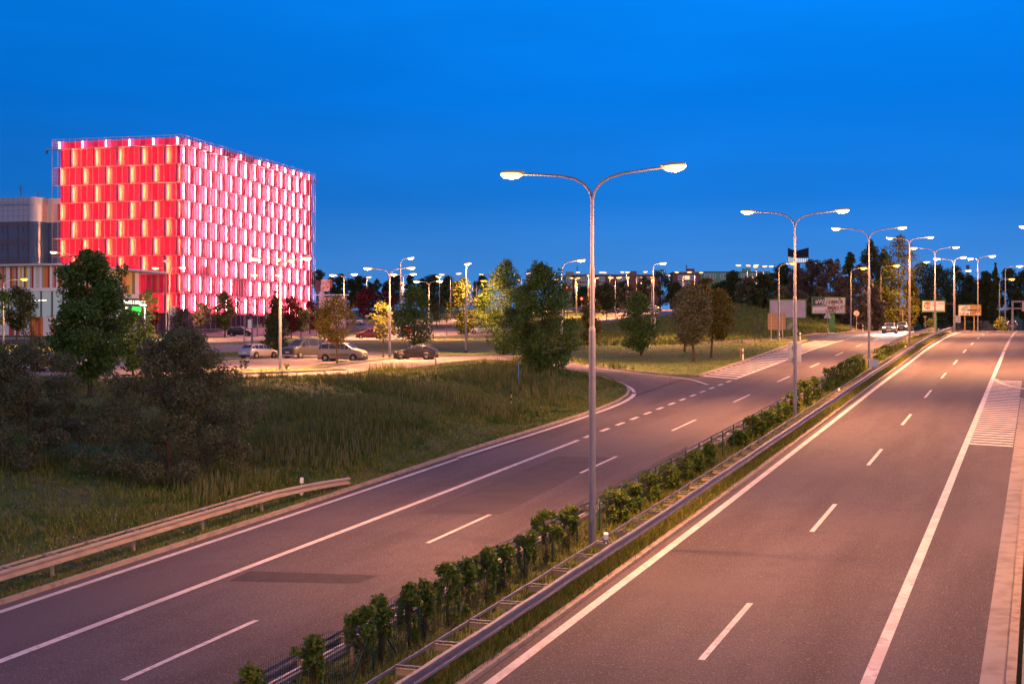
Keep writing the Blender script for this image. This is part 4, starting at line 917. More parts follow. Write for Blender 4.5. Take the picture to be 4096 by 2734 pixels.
far('single bright lamp with white stem left of the nearest pole', 2353, 1110, 330, [(2352, 1102)], 'w', 1, 1215)
far('upper of two stacked orange lamps near the red signal', 2303, 1124, 350, [(2303, 1116)], 'o')
far('lower of two stacked orange lamps near the red signal', 2307, 1142, 330, [(2306, 1135)], 'o')
far('tiny lamp pair immediately right of the nearest pole', 2381, 1120, 480, [(2375, 1111), (2388, 1111)])
far('lone far lamp head right of the nearest pole', 2440, 1099, 440, [(2419, 1089)])
far('twin lamp post by the upper road with the black car', 2461, 1119, 312, [(2444, 1109), (2475, 1109)], 'w', 1, 1273)
far('far lamp pair above the dark trees, left of the lone tree', 2505, 1098, 450, [(2490, 1087), (2512, 1088)])
far('single star-bright lamp above the lone tree', 2512, 1120, 340, [(2512, 1110)])
far('far lamp pair beside the yellow-lit tree', 2546, 1100, 400, [(2510, 1088), (2581, 1086)])
far('tiny lamp head just left of the yellow-lit tree', 2566, 1118, 420, [(2565, 1109)])
far('small orange lamp head by the tall sign lamp', 2606, 1118, 430, [(2605, 1109)], 'o')
far('far lamp with stem directly behind the tall sign lamp', 2617, 1094, 400, [(2650, 1085)])
far('single lamp post beside the white car on the upper road', 2680, 1108, 372, [(2673, 1100)], 'w', 1, 1233)
far('far lamp pair in front of the short plum-brown block', 2732, 1100, 430, [(2708, 1088), (2755, 1087)])
far('far lamp pair at the corner of the green block', 2778, 1100, 430, [(2760, 1087), (2804, 1089)])
far('first of three twin lamps above the dark wood, the leftmost', 2990, 1075, 330, [(2955, 1060), (3023, 1060)])
far('middle one of three twin lamps above the dark wood', 3026, 1076, 350, [(2995, 1061), (3058, 1064)])
far('third of three twin lamps above the dark wood, the rightmost', 3053, 1078, 370, [(3023, 1066), (3084, 1064)])
far('tiny orange lamp in the dark wood below the three twin lamps', 3008, 1117, 330, [(3007, 1110)], 'o')
# ---------------------------------------------------------------- trees
def crown(kind, h, w, rnd, nb, brf=1.0):
    cen, rad = [], []
    for k in range(nb):
        f = (k + rnd.random()) / nb
        if kind == 'cone': R_ = .5 * w * (1 - f) ** .75 * (.55 + .45 * min(1, f * 8))
        elif kind == 'poplar': R_ = .5 * w * math.sin(math.pi * min(1, .12 + .86 * f)) ** .55
        elif kind == 'maple': R_ = .5 * w * float(np.interp(f, (0, .12, .32, .54, .74, .90, 1), (.38, .78, 1, .96, .72, .40, .10)))
        elif kind == 'dome': R_ = .5 * w * math.sqrt(max(.03, 1 - f * f * .97))
        elif kind == 'vase': R_ = .5 * w * math.sin(math.pi * min(.97, .06 + .84 * f ** 1.05)) ** .85
        else: R_ = .5 * w * math.sqrt(max(.02, 1 - (2 * f - 1) ** 2))
        br = min(h, w) * brf * rnd.uniform(.13, .23); a = rnd.uniform(0, 6.283); q = max(0, R_ - br * .35) * rnd.random() ** .42
        br = min(br, max(.25 * br, R_ * .9)); cen.append((math.cos(a) * q, math.sin(a) * q, f * h)); rad.append((br, br, br * rnd.uniform(.55, .85)))
    for k in range(nb // 2):                     # ragged outer sprays
        x, y, z = cen[rnd.randrange(nb)]; m = rnd.uniform(1.1, 1.4); br = min(h, w) * rnd.uniform(.035, .085); cen.append((x * m, y * m, min(h, max(0, z + rnd.uniform(-.06, .10) * h)))); rad.append((br, br, br))
    return cen, rad
def tree(label, group, foot, uc, vt, vb, wpx, kind, lm, n, leaf, seed, d=None, name='tree', trunk=None, nb=None, rag=.3, shrub=False, brf=1.0):
    """foot: photo position of the trunk's foot (or x and depth d); crown from vt to vb, wpx wide"""
    if d: b = on(foot[0], d); 
    else: b = base(*foot); d = b.y
    if n > 1200 and d < 300: n = int(n * 1.5); leaf *= 1.08
    elif d >= 300: n = int(n * 1.4); wpx *= 1.15
    if kind == 'maple': wpx *= 1.14
    t = thing(name, label, 'shrub' if shrub else 'tree', b, 0, group); r = random.Random(seed)
    c = P(uc, 0, d); dx = c.x - b.x; z1 = P(0, vt, d).z - b.z; z0 = max(.0 if shrub else .1, P(0, vb, d).z - b.z); w = wpx * d / F; h = z1 - z0
    cen, rad = crown(kind, h, w, r, nb or max(40, min(70, n // 60)), brf)
    cen = [(x + dx, y, z + z0) for x, y, z in cen]
    v, q = leaf_quads(cen, rad, n, leaf, seed + 1000, rag=rag, hollow=.4); v[:, 2] = np.maximum(v[:, 2], .03)
    npmesh('crown', v, q, LEAF[lm], t)
    tr = trunk or max(.05, .018 * z1); mb = MB(); top = z0 + h * .8
    n_ = 6; pts = [(dx * (i / n_) ** 1.5 + r.uniform(-.03, .03) * z1 * .3 * (i > 0), r.uniform(-.02, .02) * z1 * .3 * (i > 0), -.25 + (top + .25) * i / n_) for i in range(n_ + 1)]
    mb.tube(pts, [tr * (1.25 if i == 0 else 1 - .85 * i / n_) for i in range(n_ + 1)], M_bark, 8)
    for k in range(7 if not shrub else 9):
        cx, cy, cz = cen[r.randrange(len(cen))]; f = .2 + .5 * r.random(); zz = max(.15, min(cz - .1 * h, z0 + h * .6) * (.6 + .3 * r.random())); i = zz / (top + .25)
        p0 = Vector((dx * i ** 1.5, 0, zz)); p2 = Vector((cx, cy, cz)); p1 = p0.lerp(p2, .5) + Vector((0, 0, -.05 * h)); mb.tube([p0, p1, p2], [tr * .42, tr * .28, tr * .08], M_bark, 5)
    mb.make('trunk', t)
    return t
TG = 'trees around the car park'
tree('big dark maple in front of the striped shop', TG, (360, 1588), 345, 1010, 1500, 330, 'maple', 'maple', 15000, .185, 1, trunk=.16, nb=75, brf=.75, rag=.2)
tree('broad grey-green bush at the left edge of the bank', TG, (120, 1850), 110, 1390, 1850, 640, 'dome', 'bush', 22000, .10, 2, name='bush', shrub=True, nb=75, rag=.2, brf=.62)
tree('small upright tuft of brighter leaves above the left-edge bush', TG, (12, 1600), 5, 1370, 1560, 110, 'round', 'maple', 900, .18, 3, name='bush', shrub=True)
tree('large rounded dark bush in the middle of the bank', TG, (668, 1905), 705, 1338, 1890, 650, 'dome', 'bush', 30000, .095, 4, name='bush', shrub=True, nb=95, rag=.2, trunk=.17, brf=.58)
tree('dark leafy tree between the maple and the rounded bush', TG, (530, 1500), 530, 1250, 1480, 180, 'round', 'maple', 2600, .2, 5)
tree('thin yellow-green sapling in front of the striped shop', TG, (127, 1440), 125, 1245, 1400, 95, 'vase', 'ochre', 700, .17, 6, rag=.5)
tree('dark round tree beside the left-edge orange lamp', TG, (68, 1362), 72, 1150, 1315, 140, 'round', 'dark', 2200, .3, 7)
tree('dark foliage reaching in at the left edge above the bush', TG, (-22, 1420), -25, 1090, 1330, 110, 'round', 'maple', 1500, .25, 8)
tree('dense cone-shaped hornbeam behind the four-headed lamp', TG, (1104, 1414), 1102, 1170, 1413, 138, 'cone', 'dark', 5200, .17, 9, trunk=.13, nb=70)
tree('olive-green tree standing in front of the pale car', TG, (1349, 1459), 1342, 1192, 1372, 172, 'vase', 'ochre', 3000, .15, 10, rag=.45)
tree('small bright yellow-green tree left of the maple by the dark hatchback', TG, (1533, 1434), 1530, 1212, 1352, 100, 'vase', 'light', 1300, .15, 11, rag=.45)
tree('full leafy maple behind the dark hatchback', TG, (1655, 1385), 1658, 1147, 1370, 158, 'maple', 'maple', 4200, .22, 12)
tree('tall bright green young tree on the lawn right of the dark hatchback', TG, (1863, 1411), 1852, 1110, 1330, 118, 'maple', 'light', 2900, .2, 13)
tree('first of the two big dark trees on the lawn, the left one', TG, (2011, 1417), 2025, 1052, 1395, 215, 'maple', 'maple', 9000, .18, 14, trunk=.13, nb=65, brf=.8, rag=.2)
tree('largest dark tree, growing on the grassy knob by the slip road', TG, (2164, 1489), 2172, 1066, 1470, 305, 'maple', 'maple', 15000, .16, 15, trunk=.13, nb=80, brf=.75, rag=.2)
tree('ochre tree half hidden behind the nearest lamp pole', TG, (2362, 1392), 2362, 1180, 1385, 95, 'round', 'ochre', 1900, .22, 16)
tree('lone oval tree on the island lawn right of the nearest pole', TG, (2565, 1420), 2552, 1170, 1392, 140, 'maple', 'maple', 3900, .21, 17)
tree('front tree of the island trio, with a pale trunk', TG, (2773, 1448), 2768, 1142, 1372, 175, 'round', 'bush', 4600, .19, 18, trunk=.16)
tree('right-hand tree of the island trio, with yellow-lit leaves', TG, (2843, 1433), 2872, 1160, 1355, 150, 'round', 'ochre', 3800, .19, 19, trunk=.13)
tree('left rear tree of the island trio, mostly hidden', TG, (2738, 1407), 2735, 1165, 1370, 120, 'round', 'bush', 2200, .2, 20)
RG = 'trees along the red building'
tree('spreading brown-green tree near the red building corner', RG, (720, 1384), 718, 1238, 1352, 112, 'vase', 'grey', 1700, .2, 21, rag=.45)
tree('russet tree just right of the spreading brown-green tree', RG, (798, 1352), 806, 1215, 1302, 80, 'round', 'grey', 1300, .22, 22)
tree('dark tree with light tubes shining through, left of the black car', RG, (899, 1350), 896, 1172, 1312, 104, 'round', 'dark', 2200, .24, 23)
tree('dark tree right behind the cone-shaped hornbeam', RG, (1165, 1352), 1168, 1190, 1320, 92, 'round', 'copper', 1700, .24, 24)
tree('round dark tree before the last facade bays', RG, (1204, 1352), 1206, 1232, 1322, 82, 'round', 'dark', 1700, .2, 25)
tree('reddish tree at the far end of the pink facade', RG, (1240, 1335), 1243, 1198, 1312, 66, 'round', 'copper', 1300, .26, 26)
tree('small tree left of the olive-green tree', RG, (1298, 1370), 1290, 1238, 1330, 78, 'round', 'dark', 1500, .2, 27)
tree('dark tree by the white floodlight', RG, (592, 1352), 590, 1162, 1285, 80, 'round', 'dark', 1500, .22, 28)
tree('plum-dark tree under the red facade corner', RG, (618, 1350), 620, 1245, 1295, 48, 'round', 'copper', 800, .22, 29)
tree('large copper-leaved tree behind the silver car', RG, (1470, 1285), 1474, 1158, 1268, 104, 'round', 'copper', 2600, .32, 30)
tree('second copper-leaved tree, right of the large one', RG, (1560, 1285), 1558, 1165, 1270, 80, 'round', 'copper', 1900, .32, 31)
tree('small dark tree right of the maple on the far verge', RG, (1747, 1310), 1750, 1212, 1282, 50, 'maple', 'dark', 900, .24, 32)
tree('very young staked tree beside the far lane', RG, (1788, 1340), 1787, 1238, 1282, 22, 'maple', 'dark', 260, .16, 33)
tree('dark tree on the upper verge right of the nearest pole', RG, (2426, 1285), 2425, 1135, 1235, 78, 'round', 'dark', 1700, .34, 34)
tree('dark tree behind the lone oval tree', RG, (2500, 1262), 2495, 1125, 1225, 84, 'round', 'dark', 1700, .36, 35)
tree('tree lit bright yellow by a lamp near the brown block', RG, (2578, 1235), 2578, 1108, 1205, 62, 'round', 'ochre', 1500, .38, 36)
tree('dark tree behind the tall sign lamp', RG, (2640, 1235), 2645, 1080, 1222, 82, 'round', 'dark', 1900, .4, 37)
HG = 'trees on the wooded hill'
for i, (u, vt, vb, w, kd, lm, lab, d) in enumerate((
        (1268, 1085, 1150, 60, 'round', 'bush', 'sparse tree top between the red building and the poster board', 360), (1322, 1112, 1210, 50, 'poplar', 'dark', 'dark column tree just right of the poster board', 350),
        (1362, 1098, 1230, 48, 'poplar', 'dark', 'taller dark column tree behind the round car park lamp', 360), (1400, 1118, 1235, 66, 'round', 'dark', 'dark hill tree left of the lone white lamp', 365),
        (1440, 1106, 1230, 62, 'round', 'dark', 'dark hill tree with an airy top near the lone white lamp', 370), (1478, 1130, 1230, 50, 'round', 'dark', 'low dark hill tree behind the lone white lamp post', 365),
        (1508, 1118, 1225, 36, 'poplar', 'bush', 'pale grey-green poplar on the hill', 375), (1545, 1140, 1230, 40, 'round', 'dark', 'low sparse hill tree right of the pale poplar', 380),
        (1572, 1100, 1215, 70, 'round', 'dark', 'open-branched tree left of the tall single lamp', 370), (1640, 1100, 1220, 44, 'poplar', 'dark', 'dark poplar right of the tall single lamp', 375),
        (1690, 1118, 1230, 60, 'round', 'dark', 'dark tree behind the twin lamp right of the maple', 380), (1735, 1102, 1240, 88, 'round', 'dark', 'big dark tree crown left of the slim twin lamp', 370),
        (1790, 1108, 1240, 70, 'round', 'dark', 'big dark tree crown behind the slim twin lamp', 380), (1830, 1130, 1230, 60, 'round', 'dark', 'dark tree behind the young bright green tree', 380),
        (1925, 1105, 1250, 60, 'round', 'dark', 'dark hill tree left of the first big tree', 400), (2100, 1150, 1250, 90, 'round', 'dark', 'dark hill tree between the two big trees', 400),
        (2330, 1150, 1250, 80, 'round', 'dark', 'dark tree by the red signal', 375), (2395, 1145, 1245, 60, 'round', 'dark', 'dark tree directly right of the nearest pole, before the brown block', 385),
        (2450, 1150, 1240, 70, 'round', 'dark', 'low dark tree before the brown block', 390), (2700, 1130, 1225, 70, 'round', 'dark', 'dark tree left of the short plum-brown block', 360),
        (2825, 1118, 1200, 92, 'round', 'ochre', 'orange-lit tree behind the tree trio', 330), (2890, 1128, 1225, 80, 'round', 'dark', 'dark tree right of the orange-lit tree', 320),
        (2935, 1085, 1210, 70, 'round', 'dark', 'dark tree standing before the green block', 315), (2990, 1110, 1225, 84, 'round', 'bush', 'grey-green tree below the three twin lamps', 300),
        (3045, 1095, 1225, 76, 'round', 'dark', 'dark tree right below the three twin lamps', 300), (3085, 1095, 1160, 56, 'round', 'ochre', 'yellow-lit tree left of the front orange lamp', 305),
        (3130, 1058, 1220, 92, 'round', 'dark', 'dark tree below the V-shaped sign', 290), (3190, 1072, 1215, 90, 'round', 'grey', 'grey tree under the V-shaped sign mast', 285),
        (3250, 1045, 1215, 105, 'round', 'grey', 'large grey-leaved tree right of the V-shaped sign', 275), (3320, 1040, 1230, 115, 'round', 'grey', 'large grey-leaved tree above the torn-poster billboard', 270),
        (3398, 1010, 1200, 52, 'poplar', 'dark', 'dark poplar standing above the grey trees', 300), (3440, 1060, 1300, 110, 'round', 'grey', 'grey-leaved tree beside the round sign', 262),
        (3485, 962, 1240, 92, 'maple', 'dark', 'tall dark tree left of the big poplar', 285), (3372, 1110, 1290, 90, 'round', 'grey', 'low grey tree behind the orange lamp post', 262),
        (3500, 1150, 1320, 80, 'round', 'grey', 'low grey shrub tree below the tall dark tree', 255), (3596, 950, 1310, 185, 'poplar', 'light', 'big poplar with its right side lit yellow', 268),
        (3535, 1000, 1300, 100, 'maple', 'dark', 'dark half-hidden tree at the left of the big poplar', 280), (3645, 1120, 1300, 70, 'round', 'ochre', 'small yellow-lit tree at the right foot of the big poplar', 275),
        (3690, 1052, 1290, 110, 'round', 'dark', 'dark wood tree right of the big poplar', 330), (3750, 1065, 1290, 110, 'round', 'dark', 'dark wood tree behind the fifth twin lamp', 335),
        (3815, 1068, 1290, 100, 'round', 'dark', 'dark wood tree left of the chimney', 340), (3880, 1105, 1290, 90, 'round', 'dark', 'dark wood tree below the chimney', 345),
        (3935, 1115, 1290, 90, 'round', 'dark', 'dark wood tree right of the chimney', 340), (3982, 1052, 1290, 62, 'cone', 'dark', 'dark conifer with a pointed top', 330),
        (3945, 1085, 1280, 60, 'round', 'dark', 'dark tree left of the pointed conifer', 335), (4040, 1075, 1270, 86, 'round', 'dark', 'dark tree behind the tall right-hand lamp', 335),
        (4095, 1085, 1270, 90, 'round', 'dark', 'dark tree at the right edge of the picture', 330), (4160, 1080, 1280, 110, 'round', 'dark', 'dark tree beyond the right edge of the picture', 330))):
    n = int(max(700, min(4200, w * (vb - vt) * (.28 if w > 80 else .34))))
    tree(lab, HG, (u, 0), u, vt, vb, w, kd, lm, n, .42 * d / 330, 200 + i, d=d, rag=.35)
EG = 'shrubs on the roadside embankment'
for i, (u, vt, w, d, lm, lab) in enumerate(((2965, 1205, 95, 268, 'dark', 'low dark shrub at the top of the embankment left of the blank billboard'), (3050, 1160, 120, 262, 'dark', 'wide dark shrub behind the blank billboard'),
        (3125, 1150, 110, 258, 'bush', 'grey-green shrub right behind the blank billboard'), (3195, 1165, 110, 256, 'grey', 'grey shrub between the two near billboards'),
        (3280, 1150, 120, 256, 'grey', 'grey shrub behind the torn-poster billboard'), (3400, 1190, 100, 250, 'grey', 'grey shrub right of the torn-poster billboard'), (3455, 1210, 80, 245, 'grey', 'low grey shrub by the grey sign plate'),
        (3720, 1170, 150, 325, 'dark', 'dark shrub mass behind the runner billboard'), (3860, 1180, 170, 335, 'dark', 'dark shrub mass behind the house-advert billboard'), (2900, 1185, 110, 290, 'dark', 'dark shrub right of the orange-lit tree'))):
    tree(lab, EG, (u, 0), u, vt, vt + 130, w, 'dome', lm, int(w * 17), .36, 320 + i, d=d, name='shrub', shrub=True)
tree('round clipped shrub by the blue sign at the crest', EG, (4003, 0), 4003, 1268, 1330, 72, 'dome', 'light', 900, .26, 340, d=262, name='shrub', shrub=True)
tree('small light shrub beside the crest guardrail', EG, (3720, 0), 3720, 1275, 1305, 42, 'dome', 'light', 500, .22, 341, d=262, name='shrub', shrub=True)
# ---------------------------------------------------------------- cars
M_tyre = mat('tyre', (.015, .015, .015), .85); M_rim = mat('wheel_rim', (.50, .49, .48), .35, .7); M_cglass = mat('car_glass', (.02, .025, .03), .06, spec=.9)
M_tail = mat('tail_light', (.35, .012, .01), .3); M_tailon = mat('tail_light_on', (.6, .02, .02), .3, emit=((1, .03, .02), 14)); M_head = mat('headlight', (.75, .75, .72), .15, spec=.8)
M_headon = mat('headlight_on', (.9, .9, .9), .2, emit=((1, .97, .88), 130)); M_plate = mat('number_plate', (.75, .75, .72), .5); M_trim = mat('car_trim', (.03, .03, .032), .6)
def paint(name, c, metal=.25): return mat('car_paint_' + name, c, .3, 0 if sum(c) < .4 else metal, spec=.45)
STY = {  # stations: x fraction from the front, belt height, top height, (fractions of H); half width factor
    'hatch': [(0, .40, .42, .80), (.02, .46, .50, .90), (.10, .52, .58, .97), (.25, .60, .655, 1), (.30, .62, .69, 1), (.44, .645, .955, 1), (.52, .65, .995, 1), (.70, .66, .99, 1), (.84, .67, .955, 1), (.95, .66, .72, .98), (.985, .60, .64, .95), (1, .48, .52, .88)],
    'mpv': [(0, .38, .40, .80), (.02, .46, .50, .90), (.09, .54, .60, .97), (.19, .60, .655, 1), (.23, .62, .69, 1), (.38, .64, .955, 1), (.48, .65, .995, 1), (.74, .66, 1.0, 1), (.91, .67, .965, 1), (.97, .66, .74, .98), (.99, .58, .64, .96), (1, .46, .50, .90)],
    'van': [(0, .38, .40, .82), (.02, .46, .49, .92), (.08, .52, .57, .98), (.17, .57, .62, 1), (.21, .59, .66, 1), (.36, .61, .94, 1), (.46, .62, .99, 1), (.75, .62, 1.0, 1), (.94, .62, .99, 1), (.975, .60, .93, 1), (.99, .55, .66, .98), (1, .44, .50, .92)],
    'saloon': [(0, .40, .42, .80), (.02, .47, .51, .90), (.10, .54, .59, .97), (.26, .62, .665, 1), (.31, .64, .70, 1), (.45, .655, .96, 1), (.54, .66, 1.0, 1), (.68, .67, .98, 1), (.82, .68, .74, 1), (.95, .66, .71, .98), (.985, .60, .64, .95), (1, .48, .52, .88)]}
def car(label, u, v, yaw, style, pm, L=4.1, Wd=1.72, H=1.5, d=None, rack=False, lower=None, on_=False, tail=False, loc=None, z=None, signs=None, cat='car', name='parked_car', grp='cars parked around the lots', stripe_=None):
    b = loc or (on(u, d) if d else base(u, v))
    if d and v: b.z = P(u, v, d).z
    t = thing(name, label, cat, b, R(yaw), grp)
    s = STY[style]; hw = Wd / 2; zb = .20; mb = MB(); n = 10; vs = []
    for f, be, tp, wf in s:
        x = L / 2 - f * L; w = hw * wf; zbelt = be * H; zt = tp * H; g = zt - zbelt > .16 * H
        tw = w * (.80 if g else .93); zm = zbelt - .10 * H
        ring = [(x, -w * .90, zb), (x, -w * .985, zb + .12), (x, -w, zm), (x, -w * .965, zbelt), (x, -tw, zt - (.05 if g else .012)), (x, -tw * .80, zt), (x, tw * .80, zt), (x, tw, zt - (.05 if g else .012)), (x, w * .965, zbelt), (x, w, zm), (x, w * .985, zb + .12), (x, w * .90, zb)]
        vs += ring
    n = 12; fs = [(i * n + k, (i + 1) * n + k, (i + 1) * n + (k + 1) % n, i * n + (k + 1) % n) for i in range(len(s) - 1) for k in range(n)]
    fs += [tuple(range(n)), tuple(reversed(range((len(s) - 1) * n, len(s) * n)))]
    mb.add(vs, fs, pm); V0 = list(vs); wr = .30 if H < 1.7 else .32; fx, rx = L / 2 - .19 * L, -L / 2 + .19 * L
    for x in (fx, rx):
        for sd in (-1, 1): mb.lathe([(wr * 1.22, 0), (wr * 1.22, .02), (.01, .021)], M_black, 18, (x, sd * (hw + .002) - (.02 if sd > 0 else 0), wr), 'y')
    bo = mb.make('body', t, smooth=False)
    for p in bo.data.polygons: p.use_smooth = len(p.vertices) == 4
    bo.data.validate()
    # glazing: panels lying just proud of the body between belt and roof
    gl = MB(); V = [Vector(q) for q in vs]; ring = lambda i, k: V[i * n + k]
    def pane(a, b_, c, d_, off, sh=.06):
        ce = (a + b_ + c + d_) / 4; pts = [q.lerp(ce, sh) + off for q in (a, b_, c, d_)]; gl.poly(pts, M_cglass)
    st_i = [i for i in range(len(s)) if s[i][2] - s[i][1] > .16]
    i0, i1 = st_i[0], st_i[-1]
    for sd, (kb, kt) in ((-1, (3, 4)), (1, (8, 7))):
        o = Vector((0, sd * .012, .004)); seq = list(range(i0 - 1, i1 + 2))
        for a, b_ in zip(seq[:-1], seq[1:]):
            if style == 'van' and a == i1: continue
            A, B, C, D = ring(a, kb), ring(b_, kb), ring(b_, kt), ring(a, kt)
            pane(A, B, C, D, o, .11)
    pane(ring(i0 - 1, 5), ring(i0 - 1, 6), ring(i0, 6), ring(i0, 5), Vector((.012, 0, .012)), .07)
    if i0 + 1 <= i1 and s[i0 + 1][2] - s[i0][2] > .15: pass
    pane(ring(i1 + 1, 5), ring(i1 + 1, 6), ring(i1, 6), ring(i1, 5), Vector((-.014, 0, .012)), .09)
    gl.make('window', t)
    wh = MB(); wh.lathe([(wr * .62, -.09), (wr * .93, -.10), (wr, -.07), (wr, .07), (wr * .93, .10), (wr * .62, .09)], M_tyre, 18, axis='y')
    rm = MB(); rm.lathe([(.03, -.07), (wr * .60, -.05), (wr * .64, -.098), (wr * .55, -.098), (wr * .5, -.075)], mat('rim_dark', (.06, .06, .06), .5), 16, axis='y')
    for k in range(7):
        a = 2 * math.pi * k / 7; rm.box((math.cos(a) * wr * .34, -.10, math.sin(a) * wr * .34), (wr * .58, .03, wr * .13), M_rim, ax=(Vector((math.cos(a), 0, math.sin(a))), Vector((0, 1, 0)), Vector((-math.sin(a), 0, math.cos(a)))))
    rm.lathe([(wr * .12, -.125), (wr * .12, -.09)], M_rim, 10, axis='y'); w0 = None
    for x in (fx, rx):
        for sd in (-1, 1):
            p = (x, sd * (hw - .05), wr)
            if w0 is None: w0 = wh.make('wheel', t, loc=p); r0 = rm.make('rim', w0)
            else:
                c = part_copy(w0, t, p, 0 if sd < 0 else math.pi); part_copy(r0, c)
    for sd in (-1, 1):
        m = MB(); m.box((L / 2 - .075 * L, sd * hw * .70, .50 * H), (.24, .34, .13), M_headon if on_ else M_head, sd * -.35); m.make('headlight', t)
        m = MB(); m.box((-L / 2 + .035 * L, sd * hw * .84, .56 * H), (.13, .17, .26), M_tailon if tail else M_tail, sd * .25); m.make('tail_light', t)
        m = MB(); m.box((L / 2 - .30 * L, sd * (hw + .07), .66 * H), (.12, .16, .12), pm if not rack else M_trim); m.make('mirror', t)
    m = MB(); m.box((L / 2 - .003, 0, .25 * H), (.05, 1.1, .16), M_trim); m.box((L / 2 - .02, 0, .42 * H), (.05, .62, .09), M_trim); m.make('grille', t)
    m = MB(); m.box((L / 2 + .012, 0, .30 * H), (.02, .5, .11), M_plate); m.make('number_plate', t); m = MB(); m.box((-L / 2 - .012, 0, .42 * H), (.02, .5, .11), M_plate); m.make('number_plate', t)
    m = MB(); lm_ = lower or M_trim
    m.box((0, 0, .215), (L * .97, Wd * .93, .10), lm_); m.box((L / 2 - .06, 0, .27), (.16, Wd * .80, .16), lm_); m.box((-L / 2 + .06, 0, .27), (.16, Wd * .82, .18), lm_)
    for sd in (-1, 1):
        if stripe_: m.box((0, sd * (hw + .004), .36 * H), (L * .42, .03, .07), stripe_)
        for xx in (.02, -.18): m.box((xx * L, sd * (hw - .006), .60 * H), (.16, .03, .025), lm_)
    m.make('sill', t)
    m = MB(); p_ = [i for i in range(len(s)) if s[i][2] > .96]
    if rack:
        m = MB()
        for sd in (-1, 1): m.tube([(L / 2 - s[p_[0]][0] * L - .1, sd * hw * .62, H * 1.03), (-L / 2 + .2 * L, sd * hw * .62, H * 1.03)], .025, M_trim, 6)
        for x in (L / 2 - s[p_[0]][0] * L - .3, -.6): m.box((x, 0, H * 1.045), (.08, Wd * .72, .04), M_rim)
        m.make('roof_rack', t)
    if on_:
        for sd in (-1, 1):
            Ld = bpy.data.lights.new('headlight_beam', 'SPOT'); Ld.energy = 9000; Ld.color = (1, .95, .84); Ld.spot_size = R(50); Ld.spot_blend = .8; Ld.shadow_soft_size = .08
            lo = link('headlight_beam', Ld, t, (L / 2 + .12, sd * hw * .7, .5 * H)); lo.rotation_euler = (R(90 - 4.5), 0, R(-90))
    return t
beige = paint('beige', (.36, .28, .21), .1); roofw = paint('cream', (.7, .66, .58), .1)
car('pale beige tall hatchback parked behind the olive-green tree', 1371, 1444, -14, 'mpv', beige, 4.2, 1.78, 1.64, stripe_=M_trim)
car('grey van with roof bars facing the camera, headlights catching the light', 1217, 1431, 232, 'van', paint('slate', (.05, .053, .065), .5), 4.3, 1.8, 1.82, rack=True, lower=mat('bumper_silver', (.42, .42, .44), .4, .4))
car('small silver hatchback parked with its tail to the camera', 1034, 1433, 58, 'hatch', paint('silver', (.46, .45, .47), .5), 3.85, 1.64, 1.34)
car('dark blue old hatchback with a roof rack beside the grassy bank', 1664, 1437, 169, 'hatch', paint('navy', (.014, .018, .034), .3), 3.9, 1.64, 1.36, rack=True)
car('black estate car parked in front of the pink facade', 961, 1343, -4, 'mpv', paint('black', (.012, .012, .016), .3), 4.3, 1.74, 1.52, d=252)
car('maroon small hatchback on the upper parking lane', 1478, 1354, 186, 'hatch', paint('maroon', (.20, .010, .022), .3), 3.9, 1.7, 1.50)
car('bright red hatchback half hidden behind the big maple', 1606, 1339, 184, 'hatch', paint('red', (.42, .012, .014), .2), 3.8, 1.7, 1.48, d=236)
car('silver hatchback under the copper-leaved tree', 1414, 1299, 178, 'hatch', paint('white_silver', (.50, .46, .48), .4), 3.9, 1.7, 1.48, d=275)
car('white car half hidden behind the first big tree', 1925, 1334, 186, 'saloon', paint('white', (.62, .62, .62), .1), 4.3, 1.74, 1.46, d=243)
car('black saloon on the upper road behind a young tree', 2440, 1253, 183, 'saloon', paint('jet', (.014, .014, .016), .3), 4.6, 1.82, 1.5, d=338, grp='cars on the upper road')
car('white estate car on the upper road', 2613, 1243, -4, 'mpv', paint('pearl', (.62, .62, .64), .1), 4.6, 1.8, 1.5, d=372, grp='cars on the upper road')
car('purple-grey car seen through leaves left of the nearest pole', 2322, 1246, 180, 'hatch', paint('violet', (.09, .07, .17), .3), 4.0, 1.7, 1.5, d=345, grp='cars on the upper road')
tx = car('white and orange lettered car under the big maple by the shop', 225, 1486, 183, 'hatch', paint('white_orange', (.66, .63, .60), .1), 4.3, 1.75, 1.45)
mb = MB(); om = mat('orange_film', (.62, .22, .03), .5)
mb.box((-.15, .885, .66), (2.3, .02, .46), om); bd = mb.make('side_banner', tx); text('lettering', 'Pilsner', .46, M_black, bd, (-.15, .90, .66), (R(90), 0, R(180)), bold=.01)
es = math.degrees(math.atan2(CA, SA)); q = lambda s, t: rp(s, t, .02)  # the highway cars below are added, standing in for the light trails
car('added oncoming car with bright headlights near the crest, standing in for the light trail in the inner lane', 0, 0, es + 180, 'hatch', paint('graphite', (.06, .06, .07), .4), 4.2, 1.75, 1.48, loc=q(206, -6.6), on_=True, name='car', grp='cars added for the light trails')
car('added oncoming car with bright headlights at the crest, standing in for the light trail, farther one', 0, 0, es + 180, 'saloon', paint('graphite', (.06, .06, .07), .4), 4.4, 1.78, 1.46, loc=q(232, -7.2), on_=True, name='car', grp='cars added for the light trails')
c0 = car('added car with glowing red tail lights beyond the crest, standing in for the red light trail by the round shrub', 4050, 1318, es, 'hatch', paint('graphite', (.06, .06, .07), .4), 4.2, 1.75, 1.48, d=248, tail=True, name='car', grp='cars added for the light trails')
